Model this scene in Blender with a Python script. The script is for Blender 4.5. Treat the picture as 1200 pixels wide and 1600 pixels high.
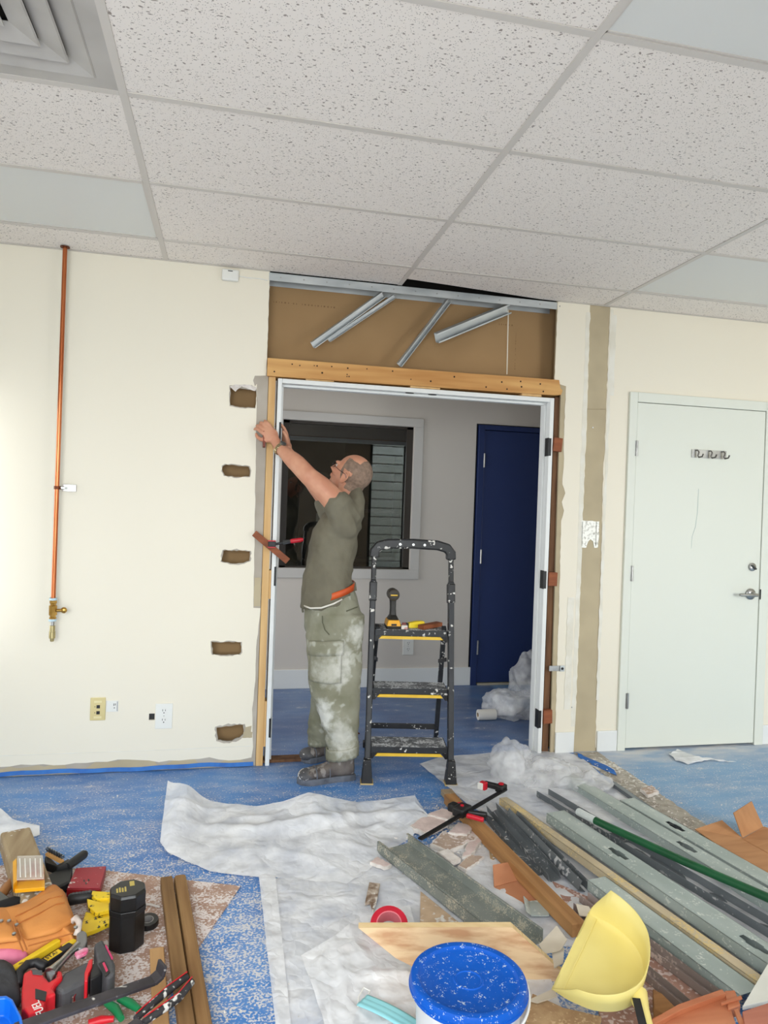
import bpy, bmesh, math, random
from mathutils import Vector, Matrix, Euler, Quaternion, noise, geometry
R = math.radians
for o in list(bpy.data.objects):
    bpy.data.objects.remove(o)
scene = bpy.context.scene
col = scene.collection
random.seed(7)

# ------------------------------------------------------------------ camera
FPX, YAW, PIT, ROL, CAMH, CAMD = 1111.68, 0.216402, -0.0068286, 0.0350516, 1.38329, 3.78217
CEIL = 2.5932
_fw = Vector((math.sin(YAW)*math.cos(PIT), math.cos(YAW)*math.cos(PIT), math.sin(PIT)))
_r0 = _fw.cross(Vector((0, 0, 1))).normalized(); _u0 = _r0.cross(_fw)
_rt = math.cos(ROL)*_r0 + math.sin(ROL)*_u0
_up = -math.sin(ROL)*_r0 + math.cos(ROL)*_u0
CAM = Vector((0, -CAMD, CAMH))
cd = bpy.data.cameras.new('camera'); cam = bpy.data.objects.new('camera', cd); col.objects.link(cam)
cd.sensor_fit = 'VERTICAL'; cd.sensor_height = 24.0; cd.lens = FPX/1600*24.0
cd.clip_start = 0.05; cd.clip_end = 100
mw = Matrix((_rt, _up, -_fw)).transposed().to_4x4(); mw.translation = CAM
cam.matrix_world = mw
scene.camera = cam

# ------------------------------------------------------------------ world, daylight, exposure
w = bpy.data.worlds.new('sky'); scene.world = w; w.use_nodes = True
bg = w.node_tree.nodes['Background']; bg.inputs[0].default_value = (0.80, 0.90, 1.0, 1); bg.inputs[1].default_value = 5.0
def area_light(name, loc, size, rot, power, color=(1, 1, 1), spread=140):
    l = bpy.data.lights.new(name, 'AREA'); l.shape = 'RECTANGLE'; l.size, l.size_y = size
    l.energy = power; l.color = color; l.spread = R(spread)
    o = bpy.data.objects.new(name, l); col.objects.link(o); o.location = loc; o.rotation_euler = rot
    return o
# skylight entering through the windows of the side wall and of the rear wall, falling downwards into the room
DAY = (.95, .98, 1.0)
area_light('daylight_side', (-2.52, -3.45, 1.50), (1.9, 1.9), (0, R(-90+38), 0), 34, DAY)
area_light('daylight_rear', (-0.60, -4.60, 1.45), (2.8, 1.9), (R(90-42), 0, 0), 70, DAY)
area_light('ceiling_fill_rear', (-0.60, -4.60, 1.0), (2.8, 1.2), (R(90+30), 0, 0), 20, (1.0, .98, .94))      # added upward fill to brighten the ceiling, aimed like ground bounce
area_light('ceiling_fill_far', (4.05, -4.60, 1.0), (1.5, 1.2), (R(90+30), 0, 0), 24, (1.0, .98, .94))  # second added upward fill, for the right part of the ceiling
area_light('daylight_far', (4.05, -4.60, 1.45), (1.5, 1.9), (R(90-38), 0, 0), 72, DAY)
area_light('hall_fill', (-1.32, .84, 1.25), (1.2, 2.0), (0, R(-90), 0), 26, DAY)  # added fill for the dim hall; the end wall has no opening
vs = scene.view_settings
scene.display_settings.display_device = 'sRGB'
vs.view_transform = 'Standard'; vs.look = 'None'; vs.gamma = 1; vs.use_curve_mapping = False
vs.exposure = 0.12
scene.cycles.caustics_reflective = False; scene.cycles.caustics_refractive = False; scene.cycles.use_light_tree = False
scene.cycles.max_bounces = 5; scene.cycles.diffuse_bounces = 3; scene.cycles.glossy_bounces = 3; scene.cycles.transparent_max_bounces = 8

# ------------------------------------------------------------------ measuring helpers (photo pixel -> point on a real plane)
def pray(u, v): return _fw + _rt*((u-600)/FPX) - _up*((v-800)/FPX)
def FZ(u, v, z=0.0):
    d = pray(u, v); t = (z-CAM.z)/d.z; return CAM + d*t
def WY(u, v, y=0.0):
    d = pray(u, v); t = (y-CAM.y)/d.y; return CAM + d*t
def PL(u, v, p, n):
    d = pray(u, v); t = (p-CAM).dot(n)/d.dot(n); return CAM + d*t

# ------------------------------------------------------------------ materials
def C(r, g, b):
    f = lambda c: (c/255/12.92 if c/255 <= .04045 else ((c/255+.055)/1.055)**2.4)
    return (f(r), f(g), f(b), 1)
_M = {}
def mat(name, c1, c2=None, scale=8, rough=.6, metal=0, bump=0, bscale=None, stretch=(1, 1, 1), dust=0, dustc=(225, 222, 215), dscale=60,
        lo=.35, hi=.65, detail=2, alpha=None, coat=0, trans=0, spec=None, dlow=None):
    """noise-mottled surface: c1..c2, optional fine bump, optional scattered dust specks"""
    if name in _M: return _M[name]
    m = bpy.data.materials.new(name); m.use_nodes = True; _M[name] = m
    nt = m.node_tree; N = nt.nodes; L = nt.links
    b = N['Principled BSDF']; b.inputs['Roughness'].default_value = rough; b.inputs['Metallic'].default_value = metal
    if coat: b.inputs['Coat Weight'].default_value = coat
    if trans: b.inputs['Transmission Weight'].default_value = trans
    if spec is not None: b.inputs['Specular IOR Level'].default_value = spec
    tc = N.new('ShaderNodeTexCoord'); mp = N.new('ShaderNodeMapping'); L.new(tc.outputs['Object'], mp.inputs[0])
    mp.inputs['Scale'].default_value = stretch
    if c2 is None and not dust and not bump:
        b.inputs['Base Color'].default_value = C(*c1)
        if alpha is not None: b.inputs['Alpha'].default_value = alpha
        return m
    c1 = C(*c1); c2 = C(*c2) if c2 else c1
    nz = N.new('ShaderNodeTexNoise'); nz.inputs['Scale'].default_value = scale; nz.inputs['Detail'].default_value = detail
    L.new(mp.outputs[0], nz.inputs['Vector'])
    rp = N.new('ShaderNodeValToRGB'); rp.color_ramp.elements[0].position = lo; rp.color_ramp.elements[1].position = hi
    rp.color_ramp.elements[0].color = c1; rp.color_ramp.elements[1].color = c2
    L.new(nz.outputs['Fac'], rp.inputs[0]); out = rp.outputs[0]
    if dust:
        d1 = N.new('ShaderNodeTexNoise'); d1.inputs['Scale'].default_value = dscale; d1.inputs['Detail'].default_value = 1
        d2 = N.new('ShaderNodeTexNoise'); d2.inputs['Scale'].default_value = dscale*(dlow or .06); d2.inputs['Detail'].default_value = 2
        L.new(tc.outputs['Object'], d1.inputs['Vector']); L.new(tc.outputs['Object'], d2.inputs['Vector'])
        ad = N.new('ShaderNodeMath'); ad.operation = 'ADD'; L.new(d1.outputs['Fac'], ad.inputs[0]); L.new(d2.outputs['Fac'], ad.inputs[1])
        mr = N.new('ShaderNodeMapRange'); mr.inputs['From Min'].default_value = 1.22-dust*.34; mr.inputs['From Max'].default_value = 1.30-dust*.24
        L.new(ad.outputs[0], mr.inputs['Value'])
        mx = N.new('ShaderNodeMix'); mx.data_type = 'RGBA'; L.new(mr.outputs[0], mx.inputs['Factor'])
        L.new(out, mx.inputs[6]); mx.inputs[7].default_value = C(*dustc); out = mx.outputs[2]
        if metal:
            mm = N.new('ShaderNodeMath'); mm.operation = 'MULTIPLY_ADD'; mm.inputs[1].default_value = -metal; mm.inputs[2].default_value = metal
            L.new(mr.outputs[0], mm.inputs[0]); L.new(mm.outputs[0], b.inputs['Metallic'])
    L.new(out, b.inputs['Base Color'])
    if bump:
        bn = N.new('ShaderNodeTexNoise'); bn.inputs['Scale'].default_value = bscale or scale*4; bn.inputs['Detail'].default_value = 2
        L.new(mp.outputs[0], bn.inputs['Vector'])
        bp = N.new('ShaderNodeBump'); bp.inputs['Strength'].default_value = bump; bp.inputs['Distance'].default_value = .01
        L.new(bn.outputs['Fac'], bp.inputs['Height']); L.new(bp.outputs[0], b.inputs['Normal'])
    if alpha is not None: b.inputs['Alpha'].default_value = alpha
    return m

# ------------------------------------------------------------------ mesh builder
class MB:
    def __init__(s): s.v = []; s.f = []
    def add(s, vs, fs):
        k = len(s.v); s.v += [Vector(p) for p in vs]; s.f += [tuple(i+k for i in f) for f in fs]; return s
    def box(s, c, d, rot=None):
        c = Vector(c); hx, hy, hz = d[0]/2, d[1]/2, d[2]/2
        m = rot.to_matrix() if rot is not None and not isinstance(rot, Matrix) else (rot or Matrix.Identity(3))
        vs = [c+m@Vector((x*hx, y*hy, z*hz)) for z in (-1, 1) for y in (-1, 1) for x in (-1, 1)]
        return s.add(vs, [(0, 2, 3, 1), (4, 5, 7, 6), (0, 1, 5, 4), (2, 6, 7, 3), (0, 4, 6, 2), (1, 3, 7, 5)])
    def bx(s, x0, x1, y0, y1, z0, z1): return s.box(((x0+x1)/2, (y0+y1)/2, (z0+z1)/2), (abs(x1-x0), abs(y1-y0), abs(z1-z0)))
    def bar(s, a, b, w, h, up=(0, 0, 1)):
        a, b = Vector(a), Vector(b); d = (b-a); L = d.length; d.normalize(); u = Vector(up)
        sd = d.cross(u)
        if sd.length < 1e-4: sd = d.cross(Vector((0, 1, 0)))
        sd.normalize(); u = sd.cross(d)
        return s.box((a+b)/2, (L, w, h), Matrix((d, sd, u)).transposed())
    def tube(s, pts, r, n=10, cap=True, sq=None):
        pts = [Vector(p) for p in pts]; m = len(pts); rs = r if isinstance(r, (list, tuple)) else [r]*m
        t0 = (pts[1]-pts[0]).normalized(); nn = t0.orthogonal().normalized(); vs = []
        for i, p in enumerate(pts):
            t = (pts[min(i+1, m-1)]-pts[max(i-1, 0)])
            t = t.normalized() if t.length > 1e-9 else t0
            nn = (nn-t*nn.dot(t)).normalized(); bb = t.cross(nn)
            for k in range(n):
                a = 2*math.pi*k/n
                vs.append(p+(nn*math.cos(a)+bb*math.sin(a))*rs[i])
        fs = [(i*n+k, i*n+(k+1) % n, (i+1)*n+(k+1) % n, (i+1)*n+k) for i in range(m-1) for k in range(n)]
        if cap: fs += [tuple(range(n-1, -1, -1)), tuple(range((m-1)*n, m*n))]
        return s.add(vs, fs)
    def cyl(s, a, b, r, n=14, r2=None): return s.tube([a, b], [r, r if r2 is None else r2], n)
    def loft(s, rings, cap=True):
        n = len(rings[0]); vs = [p for rg in rings for p in rg]
        fs = [(i*n+k, i*n+(k+1) % n, (i+1)*n+(k+1) % n, (i+1)*n+k) for i in range(len(rings)-1) for k in range(n)]
        if cap: fs += [tuple(range(n-1, -1, -1)), tuple(range((len(rings)-1)*n, len(rings)*n))]
        return s.add(vs, fs)
    def lathe(s, prof, n=24, o=(0, 0, 0), rot=None):
        o = Vector(o); m = rot or Matrix.Identity(3)
        ringed = prof[0][0] > .006 and prof[-1][0] > .006      # hollow ring: close the profile instead of capping it
        if ringed: prof = list(prof)+[prof[0]]
        return s.loft([[o+m@Vector((r*math.cos(2*math.pi*k/n), r*math.sin(2*math.pi*k/n), z)) for k in range(n)] for r, z in prof], cap=not ringed)
    def ell(s, c, r, rot=None, n=14, k=10):
        m = rot or Matrix.Identity(3); c = Vector(c)
        rg = []
        for i in range(k+1):
            a = math.pi*(i+.02)/(k+.04)-math.pi/2
            rg.append([c+m@Vector((r[0]*math.cos(a)*math.cos(2*math.pi*j/n), r[1]*math.cos(a)*math.sin(2*math.pi*j/n), r[2]*math.sin(a))) for j in range(n)])
        return s.loft(rg)
    def slab(s, loops, fn, t0=0.0, t1=.01):
        """polygon with holes, loops of 2-D points, fn(a, b, t) -> 3-D point, solid from depth t0 to t1"""
        pts = [p for lp in loops for p in lp]
        tri = geometry.tessellate_polygon([[Vector((p[0], p[1], 0)) for p in lp] for lp in loops])
        n = len(pts); vs = [fn(p[0], p[1], t0) for p in pts]+[fn(p[0], p[1], t1) for p in pts]
        fs = [tuple(t) for t in tri]+[tuple(i+n for i in reversed(t)) for t in tri]
        k = 0
        for lp in loops:
            m = len(lp)
            fs += [(k+i, k+(i+1) % m, n+k+(i+1) % m, n+k+i) for i in range(m)]
            k += m
        return s.add(vs, fs)
    def grid(s, nx, ny, fn):
        vs = [fn(i/nx, j/ny) for j in range(ny+1) for i in range(nx+1)]
        return s.add(vs, [(j*(nx+1)+i, j*(nx+1)+i+1, (j+1)*(nx+1)+i+1, (j+1)*(nx+1)+i) for j in range(ny) for i in range(nx)])
    def xf(s, m, k0=0):
        for i in range(k0, len(s.v)): s.v[i] = m@s.v[i]
        return s
    def build(s, name, m, parent=None, smooth=False, bevel=0, fixn=True, loc=None, rot=None, solid=0, sub=0, center=True):
        me = bpy.data.meshes.new(name)
        off = Vector((0, 0, 0))
        if parent is None and loc is None and center and s.v:      # a top-level mesh gets its origin at its base
            xs = [p.x for p in s.v]; ys = [p.y for p in s.v]; zs = [p.z for p in s.v]
            off = Vector(((min(xs)+max(xs))/2, (min(ys)+max(ys))/2, min(zs)))
        me.from_pydata([tuple(p-off) for p in s.v], [], s.f)
        if fixn:
            bm = bmesh.new(); bm.from_mesh(me); bmesh.ops.recalc_face_normals(bm, faces=bm.faces); bm.to_mesh(me); bm.free()
        if smooth:
            for p in me.polygons: p.use_smooth = True
            if smooth != 'all':
                me.set_sharp_from_angle(angle=R(40))
        me.materials.append(m)
        o = bpy.data.objects.new(name, me); col.objects.link(o)
        o.location = loc if loc is not None else off
        if rot is not None: o.rotation_euler = rot
        if parent: o.parent = parent
        if solid:
            q = o.modifiers.new('solid', 'SOLIDIFY'); q.thickness = solid; q.offset = 0
        if sub:
            q = o.modifiers.new('sub', 'SUBSURF'); q.levels = sub; q.render_levels = sub
        if bevel:
            q = o.modifiers.new('bev', 'BEVEL'); q.width = bevel; q.segments = 2; q.limit_method = 'ANGLE'; q.angle_limit = R(35)
            q.harden_normals = False
        return o
def tag(o, label=None, cat=None, group=None, kind=None):
    if label: o['label'] = label
    if cat: o['category'] = cat
    if group: o['group'] = group
    if kind: o['kind'] = kind
    return o
def thing(name, label, cat, loc=(0, 0, 0), rot=(0, 0, 0), group=None):
    o = bpy.data.objects.new(name, None); col.objects.link(o); o.location = loc; o.rotation_euler = rot; o.empty_display_size = .05
    return tag(o, label, cat, group)
def struct(o): o['kind'] = 'structure'; return o
def setparent(o, p): o.parent = p; return o
def ragged(pts, step=.02, amp=.004, seed=0, closed=True):
    """subdivide a polyline and roughen it, as torn drywall edges are"""
    rnd = random.Random(seed); out = []; n = len(pts)
    for i in range(n if closed else n-1):
        a = Vector(pts[i]).to_2d(); b = Vector(pts[(i+1) % n]).to_2d(); L = (b-a).length; k = max(1, int(L/step))
        nrm = Vector((-(b-a).y, (b-a).x)).normalized() if L > 0 else Vector((0, 0))
        for j in range(k):
            p = a.lerp(b, j/k); d = 0 if j == 0 else (rnd.random()-.5)*2*amp
            out.append(tuple(p+nrm*d))
    if not closed: out.append(tuple(pts[-1]))
    return out
# ================================================================== MATERIALS OF THE SETTING
PAINT = mat('cream_paint', (237, 230, 212), None, 3, .55)
PATCHW = mat('joint_compound', (236, 233, 222), (226, 221, 205), 9, .8, bump=.08, bscale=60)
DRYGREY = mat('bare_drywall', (186, 178, 166), (170, 160, 146), 6, .9, bump=.05, bscale=50)
DRYTAN = mat('unpainted_drywall', (192, 178, 148), (180, 166, 138), 5, .9)
KRAFT = mat('kraft_paper', (164, 132, 92), (154, 123, 84), 3, .85)
GYPSUM = mat('gypsum', (232, 226, 220), (214, 206, 198), 30, .95, bump=.2, bscale=90)
WHITE = mat('white_trim_paint', (232, 234, 232), None, 4, .45)
DOORW = mat('white_door_paint', (226, 229, 218), None, 2, .5)
HALLW = mat('hall_paint', (214, 207, 198), None, 2, .6)
NAVY = mat('navy_paint', (32, 50, 98), None, 3, .45)
DARK = mat('unlit_shade', (24, 21, 18), (18, 16, 14), 3, .8)  # near-black in place of real shade in the unlit back room
BLACKM = mat('black_metal', (20, 20, 22), (30, 30, 32), 20, .45, .3)
STEEL = mat('satin_steel', (178, 178, 176), (160, 160, 158), 30, .32, 1)
GALV = mat('galvanised_steel', (206, 210, 210), (178, 184, 186), 14, .42, .45, stretch=(.3, 1, 1), bump=.03)
PINE = mat('yellow_pine', (214, 165, 100), (188, 132, 70), 5, .65, bump=.05, bscale=30, stretch=(.35, 4, 4))
STUDW = mat('stud_pine', (222, 184, 128), (206, 162, 104), 5, .7, bump=.04, bscale=30, stretch=(4, 4, .35))
CEDAR = mat('cedar_shim', (150, 84, 48), (118, 62, 34), 8, .7, bump=.05, stretch=(1, 1, 3))
DARKWOOD = mat('dark_stud', (120, 84, 54), (90, 60, 38), 8, .8, bump=.05, stretch=(3, 3, .4))

def floor_material():
    m = bpy.data.materials.new('blue_floor_dusted'); m.use_nodes = True
    nt = m.node_tree; N = nt.nodes; L = nt.links; b = N['Principled BSDF']
    g = N.new('ShaderNodeNewGeometry')
    def nz(scale, detail=4, st=None):
        n = N.new('ShaderNodeTexNoise'); n.inputs['Scale'].default_value = scale; n.inputs['Detail'].default_value = detail
        if st:
            mp = N.new('ShaderNodeMapping'); mp.inputs['Scale'].default_value = st; L.new(g.outputs['Position'], mp.inputs[0]); L.new(mp.outputs[0], n.inputs['Vector'])
        else: L.new(g.outputs['Position'], n.inputs['Vector'])
        return n.outputs['Fac']
    def mth(op, a, c, d=None, clamp=False):
        n = N.new('ShaderNodeMath'); n.operation = op; n.use_clamp = clamp
        for i, x in enumerate((a, c, d)):
            if x is None: continue
            if isinstance(x, (int, float)): n.inputs[i].default_value = x
            else: L.new(x, n.inputs[i])
        return n.outputs[0]
    def rng(v, a, c, t0=0., t1=1.):
        n = N.new('ShaderNodeMapRange'); n.inputs[1].default_value = a; n.inputs[2].default_value = c; n.inputs[3].default_value = t0; n.inputs[4].default_value = t1
        L.new(v, n.inputs[0]); return n.outputs[0]
    def mix(f, a, c):
        n = N.new('ShaderNodeMix'); n.data_type = 'RGBA'; L.new(f, n.inputs['Factor'])
        for i, x in ((6, a), (7, c)):
            if isinstance(x, tuple): n.inputs[i].default_value = x
            else: L.new(x, n.inputs[i])
        return n.outputs[2]
    sp = N.new('ShaderNodeSeparateXYZ'); L.new(g.outputs['Position'], sp.inputs[0])
    X, Y = sp.outputs[0], sp.outputs[1]
    big = nz(2.4, 3); midn = nz(26, 2); finen = nz(120, 1); streak = nz(4.5, 4, (1, 3, 1))
    base = mix(rng(big, .35, .65), C(30, 112, 190), C(50, 132, 206))
    hall = rng(Y, -.25, .35)                                  # darker, more muted blue beyond the doorway
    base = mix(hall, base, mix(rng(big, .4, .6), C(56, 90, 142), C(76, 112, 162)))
    side = rng(X, 2.06, 2.10)                                 # the neighbouring room's paler floor
    base = mix(side, base, mix(rng(big, .4, .6), C(84, 140, 190), C(96, 150, 196)))
    # dust in specks, smears and a denser zone near the tools
    near = mth('MULTIPLY', rng(Y, -.3, -1.3, .0, .13), rng(X, 2.1, 2.0))
    hallless = rng(Y, -.3, .3, 0., -.10)
    fine = mth('ADD', mth('ADD', mth('ADD', finen, mth('ADD', mth('MULTIPLY', midn, .45), mth('MULTIPLY', streak, .30))), near), hallless)
    d1 = rng(fine, .97, 1.10)
    d2 = mth('MULTIPLY', rng(streak, .60, .74, 0., .85), rng(midn, .32, .6))
    haze = mth('MULTIPLY', rng(mth('ADD', mth('MULTIPLY', finen, .5), streak), .62, 1.0, .05, .36), rng(Y, .4, -.1, .5, 1.))
    rdoor = mth('MULTIPLY', mth('MULTIPLY', rng(Y, -.42, -.05), rng(Y, .3, .25)), mth('MULTIPLY', rng(X, 1.95, 2.1), .85))
    dust = mth('MAXIMUM', mth('MAXIMUM', mth('MULTIPLY', d1, .9), d2), mth('MAXIMUM', haze, mth('MULTIPLY', rdoor, rng(streak, .2, .6))), clamp=True)
    rear = rng(Y, -2.2, -2.8, 0., .85)                         # unseen rear floor paled so its bounce tints the ceiling less blue
    dust = mth('MAXIMUM', dust, rear)
    c = mix(dust, base, C(222, 219, 216))
    L.new(c, b.inputs['Base Color'])
    L.new(rng(dust, 0., 1., .34, .9), b.inputs['Roughness'])
    return m
def tile_material():
    m = bpy.data.materials.new('acoustic_tile'); m.use_nodes = True
    nt = m.node_tree; N = nt.nodes; L = nt.links; b = N['Principled BSDF']; b.inputs['Roughness'].default_value = .95
    g = N.new('ShaderNodeNewGeometry'); mp = N.new('ShaderNodeMapping'); L.new(g.outputs['Position'], mp.inputs[0])
    dn = N.new('ShaderNodeTexNoise'); dn.inputs['Scale'].default_value = 30; dn.inputs['Detail'].default_value = 0
    L.new(g.outputs['Position'], dn.inputs['Vector'])
    vm = N.new('ShaderNodeVectorMath'); vm.operation = 'MULTIPLY_ADD'; vm.inputs[1].default_value = (.022, .022, .022)
    L.new(dn.outputs['Color'], vm.inputs[0]); L.new(mp.outputs[0], vm.inputs[2])
    outs = []
    for sc, st, a, c in ((84, (.60, 1.0, 1), .17, .27), (190, (1, 1, 1), .18, .30)):
        q = N.new('ShaderNodeMapping'); q.inputs['Scale'].default_value = st; q.inputs['Rotation'].default_value = (0, 0, .5); L.new(vm.outputs[0], q.inputs[0])
        v = N.new('ShaderNodeTexVoronoi'); v.inputs['Scale'].default_value = sc; L.new(q.outputs[0], v.inputs['Vector'])
        r = N.new('ShaderNodeMapRange'); r.inputs[1].default_value = a; r.inputs[2].default_value = c; L.new(v.outputs['Distance'], r.inputs[0])
        # only some cells carry a fissure
        gt = N.new('ShaderNodeMath'); gt.operation = 'GREATER_THAN'; gt.inputs[1].default_value = .58
        sx = N.new('ShaderNodeSeparateColor'); L.new(v.outputs['Color'], sx.inputs[0]); L.new(sx.outputs[0], gt.inputs[0])
        mx = N.new('ShaderNodeMath'); mx.operation = 'MAXIMUM'; L.new(r.outputs[0], mx.inputs[0]); L.new(gt.outputs[0], mx.inputs[1])
        outs.append(mx.outputs[0])
    mn = N.new('ShaderNodeMath'); mn.operation = 'MINIMUM'; L.new(outs[0], mn.inputs[0]); L.new(outs[1], mn.inputs[1])
    mx = N.new('ShaderNodeMix'); mx.data_type = 'RGBA'; L.new(mn.outputs[0], mx.inputs['Factor'])
    mx.inputs[6].default_value = C(156, 146, 138); mx.inputs[7].default_value = C(246, 239, 231)
    L.new(mx.outputs[2], b.inputs['Base Color'])
    return m
def glass_material():
    m = bpy.data.materials.new('window_glass'); m.use_nodes = True
    nt = m.node_tree; N = nt.nodes; L = nt.links
    N.remove(N['Principled BSDF']); out = N['Material Output']
    t = N.new('ShaderNodeBsdfTransparent'); t.inputs[0].default_value = (.86, .87, .85, 1)
    gl = N.new('ShaderNodeBsdfGlossy'); gl.inputs['Roughness'].default_value = .01
    f = N.new('ShaderNodeFresnel'); f.inputs[0].default_value = 2.2
    mx = N.new('ShaderNodeMixShader'); L.new(f.outputs[0], mx.inputs[0]); L.new(t.outputs[0], mx.inputs[1]); L.new(gl.outputs[0], mx.inputs[2])
    L.new(mx.outputs[0], out.inputs[0]); return m
TILE = tile_material(); GLASS = glass_material(); FLOORM = floor_material()
TEE = mat('ceiling_grid_paint', (216, 210, 202), None, 5, .6)
PANELW = mat('diffuser_panel', (228, 229, 225), None, 3, .4)
PLENUM = mat('plenum_shade', (12, 11, 10), (20, 18, 16), 3, .9)  # near-black colour stands for the lack of light above the ceiling

XL, XR, YB, YH = -2.6, 5.2, -4.7, 1.56     # side walls, rear wall, hall wall
wall = lambda a, b, t: Vector((a, t, b))

# ------------------------------------------------------------------ floor
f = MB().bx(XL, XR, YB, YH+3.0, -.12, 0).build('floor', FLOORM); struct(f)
# ------------------------------------------------------------------ ceiling: plenum slab, lay-in tiles, T-bar grid
ceil = MB().bx(XL, XR, YB, 4.6, CEIL+.25, CEIL+.35).build('ceiling', PLENUM); struct(ceil)
GX0, GY0 = -.3459, -.2956
gxs = [GX0+1.22*k for k in range(-2, 6)]; gxs[0] = XL
gxs = [XL]+[g for g in gxs[1:] if XL+.05 < g < XR-.05]+[XR]
gys = [0.0]+[GY0-.61*k for k in range(0, 10)]; gys = [g for g in gys if g > YB+.05]+[YB]
tw = .012
off = ceil.location
def cpart(mb, name, m, **k):
    o = mb.build(name, m, ceil, **k); o.location = -off+o.location; return o
def chan(o): return o
LIGHTS = {(0, 1), (3, 1), (2, 4)}      # (column, row) cells that hold a flat light panel
for i in range(len(gxs)-1):
    for j in range(len(gys)-1):
        x0, x1, y1, y0 = gxs[i], gxs[i+1], gys[j], gys[j+1]
        colk = round((x0-GX0)/1.22) if x0 > XL else -2
        if x0 <= XL: colk = round((x1-GX0)/1.22)-1
        key = (colk, j)
        if key in {(-1, 1), (2, 1), (1, 4), (-1, 5)}:
            t = thing('ceiling_light_panel', {(-1, 1): 'smooth white light panel in the ceiling grid above the copper pipe', (2, 1): 'smooth white light panel in the ceiling grid above the white door',
                       (1, 4): 'smooth white light panel at the upper right corner of the ceiling', (-1, 5): 'smooth white light panel in the ceiling grid behind the air diffuser'}[key], 'ceiling light',
                      ((x0+x1)/2, (y0+y1)/2, CEIL), (0, 0, 0), 'flat light panels in the ceiling grid')
            w_, d_ = (x1-x0)/2-.006, (y1-y0)/2-.006
            MB().bx(-w_, w_, -d_, d_, .006, .010).build('diffuser_sheet', PANELW, t)
            q = MB(); q.bx(-w_, w_, -d_, -d_+.012, .003, .03); q.bx(-w_, w_, d_-.012, d_, .003, .03); q.bx(-w_, -w_+.012, -d_, d_, .003, .03); q.bx(w_-.012, w_, -d_, d_, .003, .03)
            q.build('frame', TEE, t); MB().bx(-w_, w_, -d_, d_, .05, .09).build('housing', TEE, t)
            continue
        if key == (-1, 3):
            cpart(MB().bx(x0+.003, x1-.61-.014, y0+.003, y1-.003, CEIL+.003, CEIL+.019), 'tile', TILE)
            continue
        if key == (1, 0):
            poly = [(x0+.003, y0+.003), (x1-.003, y0+.003), (x1-.003, y1), (1.70, -.004), (1.40, -.045), (1.10, -.085), (.93, -.105), (x0+.003, -.110)]
            cpart(MB().slab([poly], lambda a, b, tt: Vector((a, b, tt)), CEIL+.003, CEIL+.019), 'tile', TILE)
        else:
            cpart(MB().bx(x0+.003, x1-.003, y0+.003, y1-.001, CEIL+.003, CEIL+.019), 'tile', TILE)
for g in gxs[1:-1]:
    cpart(MB().bx(g-tw, g+tw, YB, -.001, CEIL, CEIL+.0025).bx(g-.002, g+.002, YB, -.001, CEIL+.002, CEIL+.03), 'main_runner', TEE)
for g in gys[1:-1]:
    for i in range(len(gxs)-1):
        cpart(MB().bx(gxs[i]+tw+.0005, gxs[i+1]-tw-.0005, g-tw, g+tw, CEIL-.0006, CEIL+.0022), 'cross_tee', TEE)
cpart(MB().bx(gxs[2]-.61-tw, gxs[2]-.61+tw, gys[4]+tw, gys[3]-tw, CEIL, CEIL+.002), 'cross_tee', TEE)
cpart(MB().bx(XL, .168, -.020, -.003, CEIL-.0005, CEIL+.0015), 'wall_angle', TEE)
cpart(MB().bx(1.81, XR, -.020, -.003, CEIL-.0005, CEIL+.0015), 'wall_angle', TEE)
# square air diffuser
t = thing('air_diffuser', 'square stepped metal air diffuser in the ceiling corner', 'air vent', (gxs[2]-.305, (gys[3]+gys[4])/2, CEIL))
DIFF = mat('diffuser_paint', (196, 192, 186), (182, 178, 172), 6, .5)
h = .293
q = MB(); 
for s0, s1, z0, z1 in ((h, h-.052, .002, .0005), ):
    for a in range(4):
        m = Matrix.Rotation(a*math.pi/2, 4, 'Z')
        k = len(q.v); q.add([(-s0, -s0, z0), (s0, -s0, z0), (s1, -s1, z1), (-s1, -s1, z1)], [(0, 1, 2, 3)]); q.xf(m, k)
q.build('face_frame', DIFF, t, solid=.003)
for n_, (s0, z0, s1, z1) in enumerate(((.236, .040, .176, -.004), (.176, .040, .116, -.006), (.116, .040, .058, -.008))):
    q = MB()
    for a in range(4):
        m = Matrix.Rotation(a*math.pi/2, 4, 'Z'); k = len(q.v)
        q.add([(-s0, -s0, z1), (s0, -s0, z1), (s1, -s1, z1+.018), (-s1, -s1, z1+.018), (-s0-.004, -s0-.004, z1+.004), (s0+.004, -s0-.004, z1+.004), (s1+.02, -s1-.02, z0), (-s1-.02, -s1-.02, z0)],
              [(0, 1, 2, 3), (0, 1, 5, 4)]); q.xf(m, k)
    q.build('vane', DIFF, t, solid=.002)
MB().bx(-.05, .05, -.05, .05, -.010, -.006).build('centre_plate', DIFF, t)
MB().bx(-h, h, -h, h, .07, .075).build('duct_box', mat('duct_dark', (60, 58, 58), (44, 42, 42), 4, .7), t)

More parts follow.
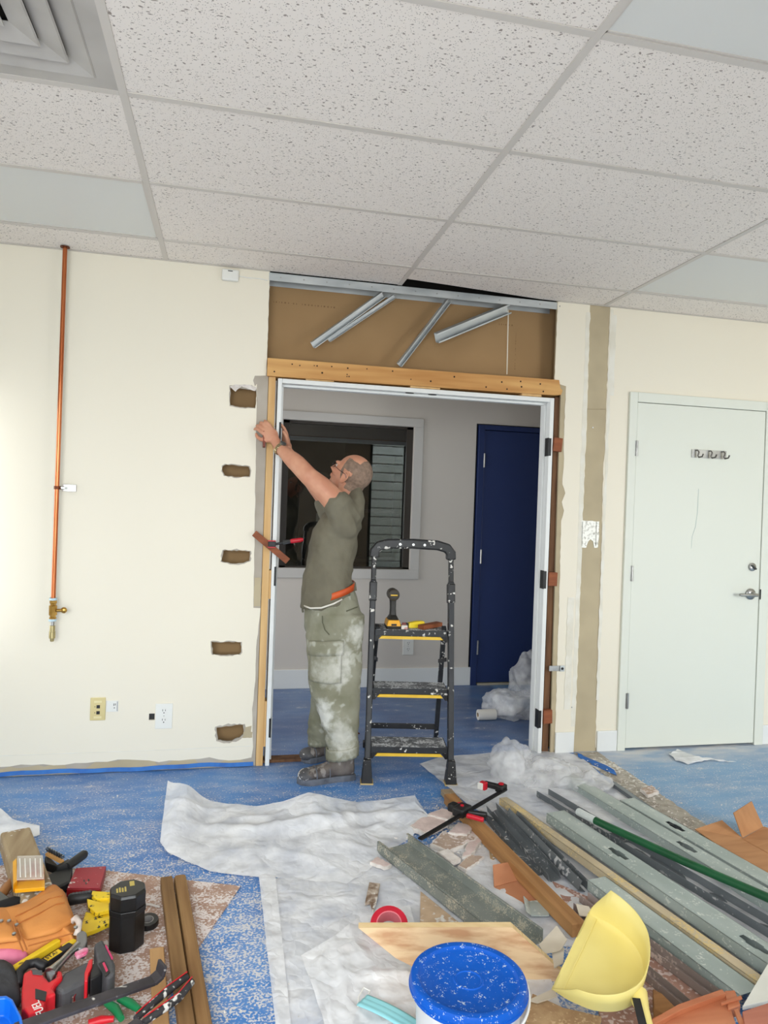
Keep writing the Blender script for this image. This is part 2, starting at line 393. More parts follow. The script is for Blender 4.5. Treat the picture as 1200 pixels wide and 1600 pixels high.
# ------------------------------------------------------------------ front wall, left of the new opening
HOLES = [[(-.007, 1.972), (.03, 1.977), (.125, 1.968), (.131, 1.93), (.128, 1.880), (.06, 1.878), (-.004, 1.884)],
         [(-.032, 1.566), (-.015, 1.576), (.04, 1.572), (.10, 1.570), (.108, 1.55), (.104, 1.518), (.04, 1.513), (-.02, 1.518), (-.033, 1.54)],
         [(-.014, 1.128), (.04, 1.131), (.121, 1.128), (.120, 1.078), (.09, 1.066), (.04, 1.062), (.01, 1.068), (-.022, 1.073)],
         [(-.058, .656), (-.01, .650), (.03, .655), (.090, .652), (.094, .60), (.085, .588), (.02, .585), (-.05, .590)],
         [(-.018, .208), (.03, .214), (.116, .218), (.124, .17), (.10, .150), (.05, .134), (-.01, .142)]]
holes = [ragged(hh, .012, .003, i) for i, hh in enumerate(HOLES)]
boxhole = [(-.356, .290), (-.329, .290), (-.329, .258), (-.356, .258)]
wl = MB().slab([[(XL, 0), (.186, 0), (.186, 2.05), (.176, 2.10), (.176, CEIL+.02), (XL, CEIL+.02)]]+holes+[boxhole], wall, 0, .013).build('wall_front_left', DRYGREY, center=False)
struct(wl)
def grow(pts, d):
    cx = sum(p[0] for p in pts)/len(pts); cz = sum(p[1] for p in pts)/len(pts); out = []
    for p in pts:
        v = Vector((p[0]-cx, p[1]-cz)); out.append((p[0]+v.x/v.length*d, p[1]+v.y/v.length*d))
    return out
skin = [(XL, .05)]+ragged([(-2.5, .045), (-.9, .052), (-.75, .046), (-.45, .06), (-.30, .040), (-.05, .055), (.05, .034), (.165, .045)], .05, .005, 5, False)
skin += ragged([(.172, .10), (.160, .30), (.172, .45), (.170, .62), (.183, .78), (.186, .83), (.149, .832), (.143, 1.2), (.135, 1.6), (.131, 1.86)], .04, .002, 6, False)
skin += ragged([(.128, 2.004), (.118, 1.990), (.108, 2.02), (.116, 2.045), (.172, 2.050), (.174, 2.12), (.1755, CEIL)], .02, .002, 7, False)
skin += [(XL, CEIL)]
hs = [grow(ragged(hh, .012, .004, i+20), .006+.004*(i in (0, 4))) for i, hh in enumerate(HOLES)]
hs[0] = ragged([(-.012, 1.985), (.02, 1.992), (.06, 1.988), (.10, 1.996), (.1265, 1.98), (.1268, 1.90), (.124, 1.874), (.06, 1.872), (-.008, 1.878)], .012, .002, 4)
o = MB().slab([skin]+hs+[grow(boxhole, .001)], wall, -.0022, -.0002).build('painted_skin', PAINT, wl); o.location = (0, 0, 0)
MB().slab([ragged([(XL, .104), (-.3, .101), (.165, .104), (.165, .108), (-.3, .1045), (XL, .108)], .06, .0008, 3)], wall, -.0034, -.0022).build('caulk_line', PATCHW, wl)
rnd = random.Random(3)
for i, (x0, x1, z0, z1) in enumerate(((-1.3, -.72, .0, .046), (-.66, -.30, .012, .058), (-.27, -.10, .02, .056), (.0, .13, .018, .05))):
    MB().slab([ragged([(x0, z0+.005), (x1, z0), (x1-.03, z1), (x0+.05, z1-.006)], .03, .006, 40+i)], wall, -.0012, -.0002).build('torn_paper', DRYTAN, wl)
for i, pts in enumerate(([(.115, .150), (.165, .150), (.166, .178), (.14, .19), (.118, .178)], [(.128, .205), (.160, .212), (.156, .170), (.126, .175)], [(.150, .84), (.185, .84), (.184, .99), (.150, .99)],
                         [(-.01, 1.980), (.02, 1.955), (.05, 1.985), (.12, 1.965), (.128, 1.985), (.09, 1.996), (.02, 1.993)])):
    MB().slab([pts if i == 1 else ragged(pts, .012, .002, 60+i)], wall, -.0030-.0005*i, -.0022).build('torn_paper', DRYTAN if i < 3 else GYPSUM, wl)
for k in range(9):
    z = .86+.012*k
    if k % 2: MB().bx(.166+.004*(k % 3), .1725, -.0012, -.0004, z, z+.006).build('stamp_mark', mat('red_ink', (150, 60, 80), None, 5), wl)
# far face of the wall (other room's drywall seen from behind) and its painted hall side
OPX0, OPX1, OPZ = .228, 1.812, 2.046
far = [(XL, 0), (OPX0, 0), (OPX0, OPZ), (OPX1, OPZ), (OPX1, 0), (2.28, 0), (2.28, 2.10), (3.26, 2.10), (3.26, 0), (XR, 0), (XR, CEIL+.25), (XL, CEIL+.25)]
far2 = far[:-2]+[(XR, CEIL+.02), (XL, CEIL+.02)]
wk = MB().slab([far2], wall, .104, .1105).build('wall_front_core', KRAFT, center=False); struct(wk)
p = WY(794, 485, .104); p2 = WY(792, 585, .104)
MB().bar((p.x, .1032, p.z+.06), (p2.x, .1032, p2.z), .0015, .006, (1, 0, 0)).build('panel_seam', mat('seam_white', (226, 218, 200), None, 5), wk)
PRINT = mat('faint_print', (128, 98, 66), (138, 108, 74), 30, .9)
rnd = random.Random(11)
for (u, v, du, n) in ((424, 470, 0, 22), (776, 505, 0, 7), (806, 520, 1, 18)):
    a = WY(u, v, .104)
    q = MB(); x, z = a.x, a.z
    for k in range(n):
        L_ = rnd.choice((.006, .009, .012, .004))
        if rnd.random() < .8: q.bx(x, x+(.003 if du else L_*.7), .1030, .1038, z, z-(L_ if du else .008))
        if du: z -= L_+.006
        else: x += L_+.008
    tag(q.build('printed_mark', PRINT, wk), kind='stuff')
wh = MB().slab([far2], wall, .1105, .117).build('wall_front_hall', HALLW, center=False); struct(wh)
MB().bx(XL, XR, .104, .117, CEIL+.021, CEIL+.249).build('plenum_shade_board', PLENUM, wh)  # added black board, paints the dark seen through the ceiling gap

# ------------------------------------------------------------------ front wall, right of the opening
base = [(1.803, CEIL+.02), (1.803, 2.10), (1.846, 2.09), (1.850, 1.4), (1.862, 0), (2.305, 0), (2.305, 2.085), (3.24, 2.085), (3.24, 0), (XR, 0), (XR, CEIL+.02)]
wr = MB().slab([base], wall, 0, .013).build('wall_front_right', DRYTAN, center=False); struct(wr)
skA = ragged([(1.806, CEIL), (1.804, 2.30), (1.803, 2.135), (1.876, 2.115), (1.874, 1.76), (1.880, 1.70), (1.876, 1.55), (1.896, 1.50), (1.876, 1.45), (1.892, 1.40), (1.876, 1.34), (1.884, .80), (1.884, .52), (1.888, .2), (1.886, .02), (2.006, .0)], .025, .002, 8, False)
skA += ragged([(2.012, .20), (2.014, .8), (2.011, 1.3), (2.014, 2.0), (2.010, 2.4), (2.008, CEIL)], .03, .003, 9, False)
MB().slab([skA], wall, -.0022, -.0002).build('painted_skin', PAINT, wr)
skB = ragged([(2.136, CEIL), (2.134, 2.2), (2.135, 1.9), (2.131, 1.5), (2.140, 1.2), (2.142, .6), (2.146, .02)], .03, .003, 10, False)
skB += [(2.285, 0), (2.285, 2.10), (3.262, 2.10), (3.262, 0), (XR, 0), (XR, CEIL)]
MB().slab([skB], wall, -.0022, -.0002).build('painted_skin', PAINT, wr)
for i, (xa, xb, z0, z1, y) in enumerate(((1.985, 2.010, .15, 2.55, 0), (2.138, 2.156, .3, 2.58, 0), (2.150, 2.178, 2.08, 2.55, 0), (1.935, 1.975, .25, .9, 0))):
    MB().slab([ragged([(xa, z0), (xb, z0), (xb, z1), (xa, z1)], .035, .004, 80+i)], wall, -.0030-.0006*i, -.0022).build('joint_compound', PATCHW, wr)
MB().slab([ragged([(2.014, 1.991), (2.132, 1.997), (2.132, 2.0), (2.014, 1.994)], .02, .0008, 4)], wall, -.0009, .0).build('paper_seam', mat('seam_tan', (150, 136, 108), None, 5), wr)
# ------------------------------------------------------------------ unseen room shell with its windows
ROOMW = mat('room_paint', (226, 219, 198), (222, 214, 192), 3, .6)
sl = lambda a, b, t: Vector((t, a, b))
ws = MB().slab([[(YB, 0), (0, 0), (0, CEIL+.25), (YB, CEIL+.25)], [(-4.45, .4), (-2.4, .4), (-2.4, 2.48), (-4.45, 2.48)]], sl, XL-.12, XL).build('wall_left', ROOMW, center=False); struct(ws)
wz = MB().slab([[(YB, 0), (0, 0), (0, CEIL+.25), (YB, CEIL+.25)]], sl, XR, XR+.12).build('wall_right', ROOMW, center=False); struct(wz)
wb = MB().slab([[(XL, 0), (XR, 0), (XR, CEIL+.25), (XL, CEIL+.25)], [(-2.05, .3), (.85, .3), (.85, 2.48), (-2.05, 2.48)], [(2.30, .25), (2.95, .25), (2.95, 2.5), (2.30, 2.5)], [(3.3, .3), (5.0, .3), (5.0, 2.48), (3.3, 2.48)]],
               wall, YB-.12, YB).build('wall_rear', mat('rear_wall_paint', (120, 108, 92), (112, 100, 84), 3, .7), center=False); struct(wb)
n_ = 1
for (ax, a0, a1, z0, z1, n) in (('y', -4.45, -2.4, .4, 2.48, 3), ('x', -2.05, .85, .3, 2.48, 3), ('x', 2.30, 2.95, .25, 2.5, 1), ('x', 3.3, 5.0, .3, 2.48, 2)):
    q = MB(); g = MB()
    def put(mb, p0, p1, z_0, z_1, d0, d1):
        if ax == 'x': mb.bx(p0, p1, YB-d1, YB-d0, z_0, z_1)
        else: mb.bx(XL-d1, XL-d0, p0, p1, z_0, z_1)
    put(q, a0, a1, z0, z0+.05, .03, .09); put(q, a0, a1, z1-.05, z1, .03, .09)
    for k in range(n+1):
        c = a0+(a1-a0)*k/n; c = min(max(c, a0+.025), a1-.025); put(q, c-.025, c+.025, z0+.05, z1-.05, .03, .09)
    wf = q.build('window_%d' % n_, BLACKM, center=False); struct(wf); put(g, a0, a1, z0, z1, .058, .062); g.build('pane', GLASS, wf); n_ += 1
# ------------------------------------------------------------------ hall beyond the doorway
hallx0, hallx1 = -1.4, 3.3
WX0, WX1, WZ0, WZ1 = .384, 1.394, .906, 2.012
hw = MB().slab([[(hallx0, 0), (1.90, 0), (1.90, 2.07), (2.93, 2.07), (2.93, 0), (hallx1, 0), (hallx1, CEIL+.25), (hallx0, CEIL+.25)], [(WX0, WZ0), (WX1, WZ0), (WX1, WZ1), (WX0, WZ1)]], wall, YH, YH+.11).build('wall_hall', HALLW, center=False); struct(hw)
for nm, x in (('wall_hall_left', hallx0-.1), ('wall_hall_right', hallx1)):
    struct(MB().bx(x, x+.1, .117, YH+.11, 0, CEIL+.25).build(nm, HALLW, center=False))
hc = MB().bx(hallx0, hallx1, .117, YH, CEIL, CEIL+.02).build('ceiling_hall', mat('hall_ceiling', (200, 196, 190), None, 3, .9), center=False); struct(hc)
bh = MB().bx(hallx0, 1.916, YH-.014, YH, 0, .142).build('baseboard_hall', WHITE, bevel=.003, center=False); struct(bh)
bh2 = MB().bx(2.915, hallx1, YH-.014, YH, 0, .142).build('baseboard_hall_right', WHITE, bevel=.003, center=False); struct(bh2)
# inner window: casing, reveal, dark sash, pane
wn = thing('window_5', None, None, (0, 0, 0)); struct(wn)
q = MB(); q.bx(.32, 1.464, YH-.016, YH, WZ1, 2.076); q.bx(.32, 1.464, YH-.016, YH, .832, WZ0); q.bx(.32, WX0, YH-.016, YH, WZ0, WZ1); q.bx(WX1, 1.464, YH-.016, YH, WZ0, WZ1)
q.build('casing', mat('window_casing', (206, 203, 198), None, 3, .5), wn, bevel=.002)
q = MB(); q.bx(WX0, WX0+.05, YH+.03, YH+.07, WZ0, WZ1); q.bx(WX1-.05, WX1, YH+.03, YH+.07, WZ0, WZ1); q.bx(WX0, WX1, YH+.03, YH+.07, WZ0, WZ0+.012); q.bx(WX0, WX1, YH+.03, YH+.07, WZ1-.02, WZ1)
q.build('sash', mat('dark_sash', (44, 36, 28), None, 3, .5), wn)
MB().bx(WX0+.05, WX1-.05, YH+.048, YH+.052, WZ0+.012, WZ1-.02).build('pane', GLASS, wn)
# the unlit room behind the inner window
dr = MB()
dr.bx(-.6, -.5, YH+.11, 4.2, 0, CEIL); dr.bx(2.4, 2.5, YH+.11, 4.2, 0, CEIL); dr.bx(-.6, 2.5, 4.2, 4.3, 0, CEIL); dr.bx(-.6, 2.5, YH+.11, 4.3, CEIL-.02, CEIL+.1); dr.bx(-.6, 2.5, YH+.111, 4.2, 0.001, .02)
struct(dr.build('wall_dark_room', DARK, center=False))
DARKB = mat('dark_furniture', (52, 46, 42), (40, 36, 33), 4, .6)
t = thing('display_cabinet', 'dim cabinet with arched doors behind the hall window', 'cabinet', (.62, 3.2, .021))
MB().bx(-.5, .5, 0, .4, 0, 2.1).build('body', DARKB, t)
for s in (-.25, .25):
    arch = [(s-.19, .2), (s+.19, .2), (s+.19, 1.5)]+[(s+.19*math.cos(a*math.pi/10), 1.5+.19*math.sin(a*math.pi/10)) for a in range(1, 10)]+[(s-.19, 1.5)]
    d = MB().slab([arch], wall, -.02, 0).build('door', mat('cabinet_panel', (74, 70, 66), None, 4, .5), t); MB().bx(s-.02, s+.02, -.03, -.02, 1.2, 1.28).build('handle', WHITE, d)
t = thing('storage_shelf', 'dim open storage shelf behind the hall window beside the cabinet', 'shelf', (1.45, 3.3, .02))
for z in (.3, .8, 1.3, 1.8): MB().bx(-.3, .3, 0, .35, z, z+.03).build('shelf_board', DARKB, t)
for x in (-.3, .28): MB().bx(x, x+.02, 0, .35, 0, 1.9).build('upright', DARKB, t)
# lap siding of the neighbouring building outside the rear window
sd = thing('wall_neighbour', None, None, (3.0, YB-1.7, 0)); struct(sd)
SID = mat('siding_paint', (226, 230, 226), (210, 216, 210), 4, .6)
for k in range(20):
    MB().box((0, 0, .09+.17*k), (3.2, .03, .142), Euler((R(-14), 0, 0))).build('siding_board', SID, sd)
MB().bx(-1.7, 1.7, -.12, -.06, 0, 3.5).build('lap_shadow_sheet', mat('lap_shadow', (70, 74, 72), None, 5, .8), sd)  # dark sheet showing between boards paints the shadow lines of the laps
MB().bx(-8, 6, -4, 1.55, -.25, -.13).build('ground_outside', mat('outside_ground', (150, 148, 140), (130, 130, 120), 3, .9), sd)
# ------------------------------------------------------------------ navy hall door
nd = thing('door_2', None, None, (0, 0, 0)); struct(nd)
q = MB(); q.bx(1.916, 1.964, YH-.02, YH+.02, 0, 2.06); q.bx(1.964, 2.87, YH-.02, YH+.02, 2.022, 2.06); q.bx(2.87, 2.915, YH-.02, YH+.02, 0, 2.06); q.build('door_frame', NAVY, nd, bevel=.002)
MB().bx(1.968, 2.866, YH-.010, YH+.03, .02, 2.018).build('door_leaf', NAVY, nd, bevel=.002)
for z in (1.78, 1.02, .30): MB().cyl((1.966, YH-.022, z-.055), (1.966, YH-.022, z+.055), .008).build('hinge', STEEL, nd, smooth=True)
MB().bx(1.975, 2.87, YH-.025, YH+.03, .001, .016).build('threshold', mat('threshold', (180, 172, 150), None, 5, .5), nd)
MB().bx(1.9, 2.94, YH+.035, YH+.10, 0, 2.07).build('door_back', DARK, nd)
# ------------------------------------------------------------------ white door on the right
d1 = thing('door_1', None, None, (0, 0, 0)); struct(d1)
DX0, DX1, DZ = 2.330, 3.206, 2.053
leaf = MB().bx(DX0+.002, DX1-.002, -.012, .030, .014, DZ-.003).build('door_leaf', DOORW, d1, bevel=.0015)
q = MB(); q.bx(2.278, DX0-.001, -.018, .012, 0, 2.11); q.bx(DX0-.001, DX1+.001, -.018, .012, DZ, 2.11); q.bx(DX1+.001, 3.268, -.018, .012, 0, 2.11)
q.build('casing', DOORW, d1, bevel=.003)
q = MB(); q.bx(2.305, DX0-.0005, .012, .10, 0, 2.085); q.bx(DX1+.0005, 3.24, .012, .10, 0, 2.085); q.bx(2.305, 3.24, .012, .10, DZ+.001, 2.085); q.bx(2.305, 3.24, .07, .10, 0.0, DZ); q.build('jamb', DOORW, d1)
for z in (1.78, 1.045, .295):
    hg = MB(); hg.cyl((DX0, -.021, z-.045), (DX0, -.021, z+.045), .007); hg.bx(DX0-.010, DX0+.010, -.0195, -.016, z-.045, z+.045); hg.build('hinge', STEEL, d1, smooth=True)
lv = MB(); lv.lathe([(.001, -.012), (.031, -.012), (.034, -.016), (.034, -.020), (.027, -.026), (.014, -.030), (.013, -.052), (.001, -.053)], 28, (3.142, 0, .930), Matrix.Rotation(R(90), 3, 'X') @ Matrix.Diagonal((1, 1, -1)))
ro = lv.build('rose', STEEL, d1, smooth=True)
lv = MB(); lv.tube([(3.160, -.055, .928), (3.142, -.058, .929), (3.09, -.060, .929), (3.035, -.056, .929)], [.010, .012, .009, .008], 12); lv.build('lever', STEEL, ro, smooth=True)
db = MB(); db.lathe([(.001, -.012), (.023, -.012), (.025, -.016), (.024, -.022), (.018, -.026), (.001, -.027)], 24, (3.146, 0, 1.096), Matrix.Rotation(R(90), 3, 'X') @ Matrix.Diagonal((1, 1, -1)))
ro = db.build('deadbolt', STEEL, d1, smooth=True)
MB().box((3.146, -.032, 1.096), (.040, .014, .010), Euler((0, R(38), 0))).build('thumb_turn', mat('dark_steel', (84, 86, 86), None, 10, .3, .9), ro, bevel=.003)
MB().bx(DX1-.001, DX1+.007, -.021, -.018, .898, .960).build('strike', BLACKM, d1)
q = MB(); q.tube([(2.757, -.0122, 1.56), (2.755, -.0122, 1.42), (2.745, -.0122, 1.33), (2.725, -.0122, 1.27), (2.722, -.0122, 1.2)], [.0015, .002, .002, .0015, .001], 6); q.build('scuff_mark', mat('scuff', (192, 204, 198), None, 5), leaf)
# baseboards on the right
for nm, x0, x1 in (('baseboard_right', 1.886, 2.003), ('baseboard_right_2', 2.150, 2.277), ('baseboard_right_3', 3.270, XR)):
    struct(MB().bx(x0, x1, -.014, -.0024, 0.0, .120).build(nm, WHITE, bevel=.003, center=False))
# footprint of the removed partition on the floor
fp = MB().slab([ragged([(2.000, -.02), (2.150, -.02), (2.165, -3.4), (2.015, -3.4)], .05, .006, 12)], lambda a, b, t: Vector((a, b, t)), .0, .003).build('trim_floor_track', mat('bare_screed', (188, 182, 170), (160, 152, 140), 18, .95, bump=.2, bscale=80, dust=.5, dscale=50), center=False)
struct(fp)
# ================================================================== NEW DOOR FRAME AND ROUGH OPENING
fr = thing('trim_1', None, None, (0, 0, 0)); struct(fr)
JX0, JX1, JZ = .236, 1.803, 2.040
lj = MB().bx(JX0, JX0+.022, -.010, .118, 0, JZ).build('jamb', WHITE, fr, bevel=.002)
q = MB().bx(JX0+.022, JX0+.034, .040, .078, 0, JZ-.03).build('stop', WHITE, lj, bevel=.002)
rj = MB().bx(JX1-.024, JX1, -.010, .118, 0, JZ).build('jamb', WHITE, fr, bevel=.002)
MB().bx(JX1-.037, JX1-.024, .040, .078, 0, JZ-.03).build('stop', WHITE, rj, bevel=.002)
hj = MB().bx(JX0+.0225, JX1-.0245, -.010, .118, JZ-.024, JZ).build('head_jamb', WHITE, fr, bevel=.002)
MB().bx(JX0+.022, JX1-.024, .040, .078, JZ-.036, JZ-.024).build('stop', WHITE, hj, bevel=.002)
for x in (.955, 1.085): MB().lathe([(.001, 0), (.024, 0), (.024, -.003), (.001, -.003)], 18, (x, .014, JZ-.0242), Matrix.Diagonal((1, .55, 1))).build('strike_plate', BLACKM, hj)
for z in (1.76, 1.00, .20):
    MB().bx(JX0+.0215, JX0+.0245, -.013, .030, z-.052, z+.052).build('hinge_plate', BLACKM, lj, bevel=.001)
    MB().bx(JX1-.030, JX1-.0238, -.013, .030, z-.052, z+.052).build('hinge_plate', BLACKM, rj, bevel=.001)
    # plates show on the front edge too
    MB().bx(JX0+.014, JX0+.0245, -.0125, -.0095, z-.050, z+.050).build('hinge_leaf', BLACKM, lj)
    MB().bx(JX1-.028, JX1-.010, -.0125, -.0095, z-.050, z+.050).build('hinge_leaf', BLACKM, rj, bevel=.001)
# timber of the rough opening
NAIL = mat('nail_hole', (52, 34, 20), None, 5, .8)
hd = thing('header_beam', 'long yellow pine header beam spanning above the new doorway', 'beam', (0, 0, 0))
q = MB(); prof = ragged([(.178, 2.046), (1.80, 2.0555), (1.838, 2.060), (1.846, 2.085), (1.832, 2.098), (1.822, 2.143), (.178, 2.139)], .25, .0015, 4)
q.slab([prof], wall, -.022, .075); q.build('plank', PINE, hd, bevel=.003)
rnd = random.Random(5)
for k in range(24):
    x = rnd.uniform(.2, 1.80); z = rnd.choice((2.068, 2.085, 2.112, 2.122))+rnd.uniform(-.006, .006)
    MB().cyl((x, -.0228, z), (x, -.0215, z), rnd.uniform(.0030, .0052), 8).build('nail_hole', NAIL, hd)
for k, (x0, x1) in enumerate(((.38, .53), (.95, 1.12), (1.60, 1.72))):
    tag(MB().bx(x0, x1, -.018, .06, 2.0405, 2.0455+.008*k/2).build('shim', STUDW, bevel=.001), ['pale wooden shim under the header beam at its left end', 'pale wooden shim under the header beam at its middle', 'pale wooden shim under the header beam at its right end'][k], 'shim', 'shims above the door frame')
tag(MB().bx(.188, .224, -.006, .084, 0, 2.045).build('jack_stud', STUDW, bevel=.002), 'tall pale pine stud standing left of the new door frame', 'stud')
tag(MB().bx(1.818, 1.856, .016, .10, 0, 2.052).build('jack_stud', DARKWOOD, bevel=.002), 'tall brown stud standing right of the new door frame', 'stud')
tag(MB().bx(.2245, .2355, -.006, .07, .88, 1.03).build('spacer_block', STUDW, bevel=.001), 'pale spacer block between left stud and door frame at hip height', 'spacer')
tag(MB().bx(.2245, .2355, -.004, .07, .10, .34).build('spacer_block', STUDW, bevel=.001), 'pale spacer block between left stud and door frame near the floor', 'spacer')
for k, (z, lab) in enumerate(((1.775, 'reddish cedar shim right of the door frame near its top'), (1.005, 'reddish cedar shim right of the door frame at hip height'), (.215, 'reddish cedar shim right of the door frame near the floor'))):
    tag(MB().box((1.831, -.006, z), (.052, .030, .078), Euler((0, R(4-3*k), 0))).build('shim', CEDAR, bevel=.001), lab, 'shim', 'cedar shims beside the door frame')
tag(MB().bx(.225, .46, .03, .10, 0.0005, .016).build('sill_plate', DARKWOOD, bevel=.001), 'brown strip of old sill plate on the floor at the left jamb', 'sill plate')
# steel track across the top and the bent stud ends hanging from it
q = MB(); x0, x1 = .172, 1.802
q.bx(x0, x1, -.003, -.0015, 2.548, 2.5895); q.bx(x0, x1, -.003, .095, 2.588, 2.5895); q.bx(x0, x1, .0935, .095, 2.548, 2.5895)
tk = thing('top_track', 'long galvanised steel track under the ceiling above the doorway', 'metal track', (0, 0, 0)); q.build('channel', GALV, tk)
for k in range(14):
    x = x0+.06+k*.122; MB().cyl((x, -.006, 2.568), (x, -.003, 2.568), .0035, 8).build('screw', STEEL, tk)
def channel(name, label, cat, a, b, w, h, m, roll=0., up=True, lip=.006, th=.0014, holes=(), group=None, hw=.036, hl=.1):
    """roll-formed steel channel from a to b: web of width w, two flanges of height h, optional knock-out holes in the web (fractions of its length)"""
    a, b = Vector(a), Vector(b); d = b-a; L = d.length; d.normalize()
    sd = Vector((0, 0, 1)).cross(d)
    if sd.length < 1e-3: sd = Vector((1, 0, 0))
    sd.normalize(); u = d.cross(sd)
    M3 = Matrix((d, sd, u)).transposed() @ Matrix.Rotation(R(roll), 3, 'X')
    q = MB(); zz = h if up else 0; sg = -1 if up else 1
    lps = [[(0, -w/2), (L, -w/2), (L, w/2), (0, w/2)]]
    for f_ in holes:
        c = f_*L
        lps.append([(c-hl/2, -hw*.28), (c-hl*.22, -hw*.34), (c-hl*.2, -hw/2), (c+hl*.2, -hw/2), (c+hl*.22, -hw*.34), (c+hl/2, -hw*.28), (c+hl/2, hw*.28), (c+hl*.22, hw*.34), (c+hl*.2, hw/2), (c-hl*.2, hw/2), (c-hl*.22, hw*.34), (c-hl/2, hw*.28)])
    q.slab(lps, lambda x, y, t: Vector((x, y, t)), zz, zz-th*(1 if up else -1))
    for s in (-1, 1):
        y = s*w/2
        q.bx(0, L, y-s*th, y, 0, h)
        if lip: q.bx(0, L, y-s*lip, y, (0 if up else h-th), (th if up else h))
    o = q.build(name, m, loc=a)
    o.rotation_euler = M3.to_euler()
    return tag(o, label, cat, group)
G1 = 'bent stud ends hanging above the doorway'
channel('bent_stud', 'galvanised bent stud end hanging furthest left above the doorway', 'metal stud', (.800, .03, 2.546), (.415, -.035, 2.222), .036, .026, GALV, roll=75, lip=.004, group=G1)
channel('bent_stud', 'narrow galvanised bent stud end hanging just right of the leftmost one', 'metal stud', (.862, .036, 2.544), (.500, -.010, 2.262), .022, .02, GALV, roll=80, lip=0, group=G1)
channel('bent_stud', 'thin straight galvanised stud end reaching down to the header beam', 'metal stud', (1.172, .03, 2.548), (.890, -.020, 2.158), .030, .022, GALV, roll=78, lip=.004, group=G1)
channel('bent_stud', 'wide ribbed galvanised bent stud end hanging furthest right above the doorway', 'metal stud', (1.535, .03, 2.536), (1.090, -.045, 2.312), .055, .034, GALV, roll=70, lip=.008, group=G1)
# ================================================================== THINGS ON THE WALLS
COPPER = mat('copper', (212, 132, 88), (178, 100, 62), 12, .3, 1, stretch=(1, 1, .2))
BRASS = mat('brass', (206, 166, 92), (180, 140, 70), 20, .3, 1)
t = thing('copper_pipe', 'tall copper pipe with brass valve hanging on the cream wall', 'pipe', (0, 0, 0))
py = -.058; px = -.818
a = WY(102, 378, py); b = WY(83, 945, py)
MB().cyl((a.x, py, CEIL-.003), (b.x, py, b.z), .0105, 16).build('tube', COPPER, t, smooth=True)
MB().lathe([(.011, 0), (.022, 0), (.022, .004), (.011, .005)], 18, (a.x, py, CEIL-.0052)).build('ceiling_flange', mat('dark_copper', (110, 62, 40), None, 5, .5, .8), t, smooth=True)
c = WY(90, 762, py)
q = MB().lathe([(.0108, -.008), (.0165, -.008), (.0165, .008), (.0108, .008)], 18, (c.x, py, c.z)); q.build('pipe_clamp', mat('dark_copper', (110, 62, 40)), t, smooth=True)
q = MB().bx(c.x+.012, c.x+.075, -.010, -.0025, c.z-.016, c.z+.018); q.bx(c.x+.01, c.x+.035, py-.004, -.006, c.z-.005, c.z+.005); br = q.build('bracket_plate', STEEL, t, bevel=.001)
MB().cyl((c.x+.06, -.013, c.z+.002), (c.x+.06, -.009, c.z+.002), .006, 10).build('bolt', STEEL, br)
z = b.z
q = MB().lathe([(.011, .03), (.017, .03), (.017, .008), (.0135, .006), (.0135, -.002), (.019, -.004), (.019, -.050), (.0135, -.052), (.0135, -.060), (.017, -.062), (.017, -.078), (.008, -.080)], 8, (b.x, py, z))
q.build('valve_body', BRASS, t)
q = MB().cyl((b.x+.018, py, z-.028), (b.x+.040, py-.002, z-.027), .008, 10); q.ell((b.x+.050, py-.002, z-.026), (.015, .010, .015)); q.build('valve_knob', BRASS, t, smooth=True)
MB().cyl((b.x, py, z-.118), (b.x, py, z-.08), .009, 12).build('nipple', STEEL, t, smooth=True)
MB().lathe([(.008, -.100), (.0125, -.102), (.0125, -.128), (.0145, -.130), (.0145, -.162), (.010, -.166), (.009, -.178), (.004, -.180)], 14, (b.x, py, z)).build('coupling', mat('pale_brass', (190, 176, 130), None, 10, .35, 1), t, smooth=True)
for zz in (z+.028, z-.074): MB().lathe([(.0165, -.006), (.0185, -.005), (.0185, .005), (.0165, .006)], 14, (b.x, py, zz)).build('thread_tape', mat('thread_tape', (190, 214, 224), None, 30, .6), t)
PLAST = mat('white_plastic', (236, 236, 230), (232, 232, 226), 4, .4)
IVORY = mat('ivory_plastic', (222, 206, 150), (214, 198, 142), 4, .45)
BLACKP = mat('black_plastic', (22, 22, 23), (30, 30, 31), 30, .5)
t = thing('alarm_sensor', 'small white sensor box with cable high on the cream wall', 'sensor', (-.026, -.0025, 2.548))
MB().bx(-.043, .043, -.030, 0, -.029, .029).build('housing', PLAST, t, bevel=.009)
MB().bx(-.012, .012, -.0315, -.030, .016, .020).build('led_slot', BLACKP, t)
MB().tube([(.043, -.006, .004), (.09, -.0035, .001), (.15, -.003, .003), (.19, -.003, -.003)], .0025, 8).build('cable', PLAST, t)
def duplex(name, label, loc, s=1., blank=False, wear=PLAST):
    t = thing(name, label, 'outlet', loc)
    MB().bx(-.042, .042, -.006, 0, -.064, .064).build('cover_plate', wear, t, bevel=.002)
    for z in (.026, -.022):
        r = MB().lathe([(.001, 0), (.0175, 0), (.0175, .002), (.001, .002)], 20, (0, -.006, z), Matrix.Rotation(R(90), 3, 'X')).build('receptacle', wear, t)
        q = MB().bx(-.008, -.0055, -.0088, -.0078, z, z+.010).bx(.0055, .008, -.0088, -.0078, z+.001, z+.009); q.cyl((0, -.0088, z-.008), (0, -.0078, z-.008), .003, 8); q.build('slots', BLACKP, r)
    MB().cyl((0, -.0072, .002), (0, -.006, .002), .0025, 8).build('screw', STEEL, t)
duplex('wall_outlet', 'white double outlet low on the cream wall beside a small square hole', (-.283, -.0025, .277))
duplex('wall_outlet', 'white double outlet on the hall wall seen through the ladder', (1.403, YH-.0005, .308))
t = thing('network_jack', 'ivory two-port network wall plate low on the cream wall', 'wall plate', (-.602, -.0025, .322))
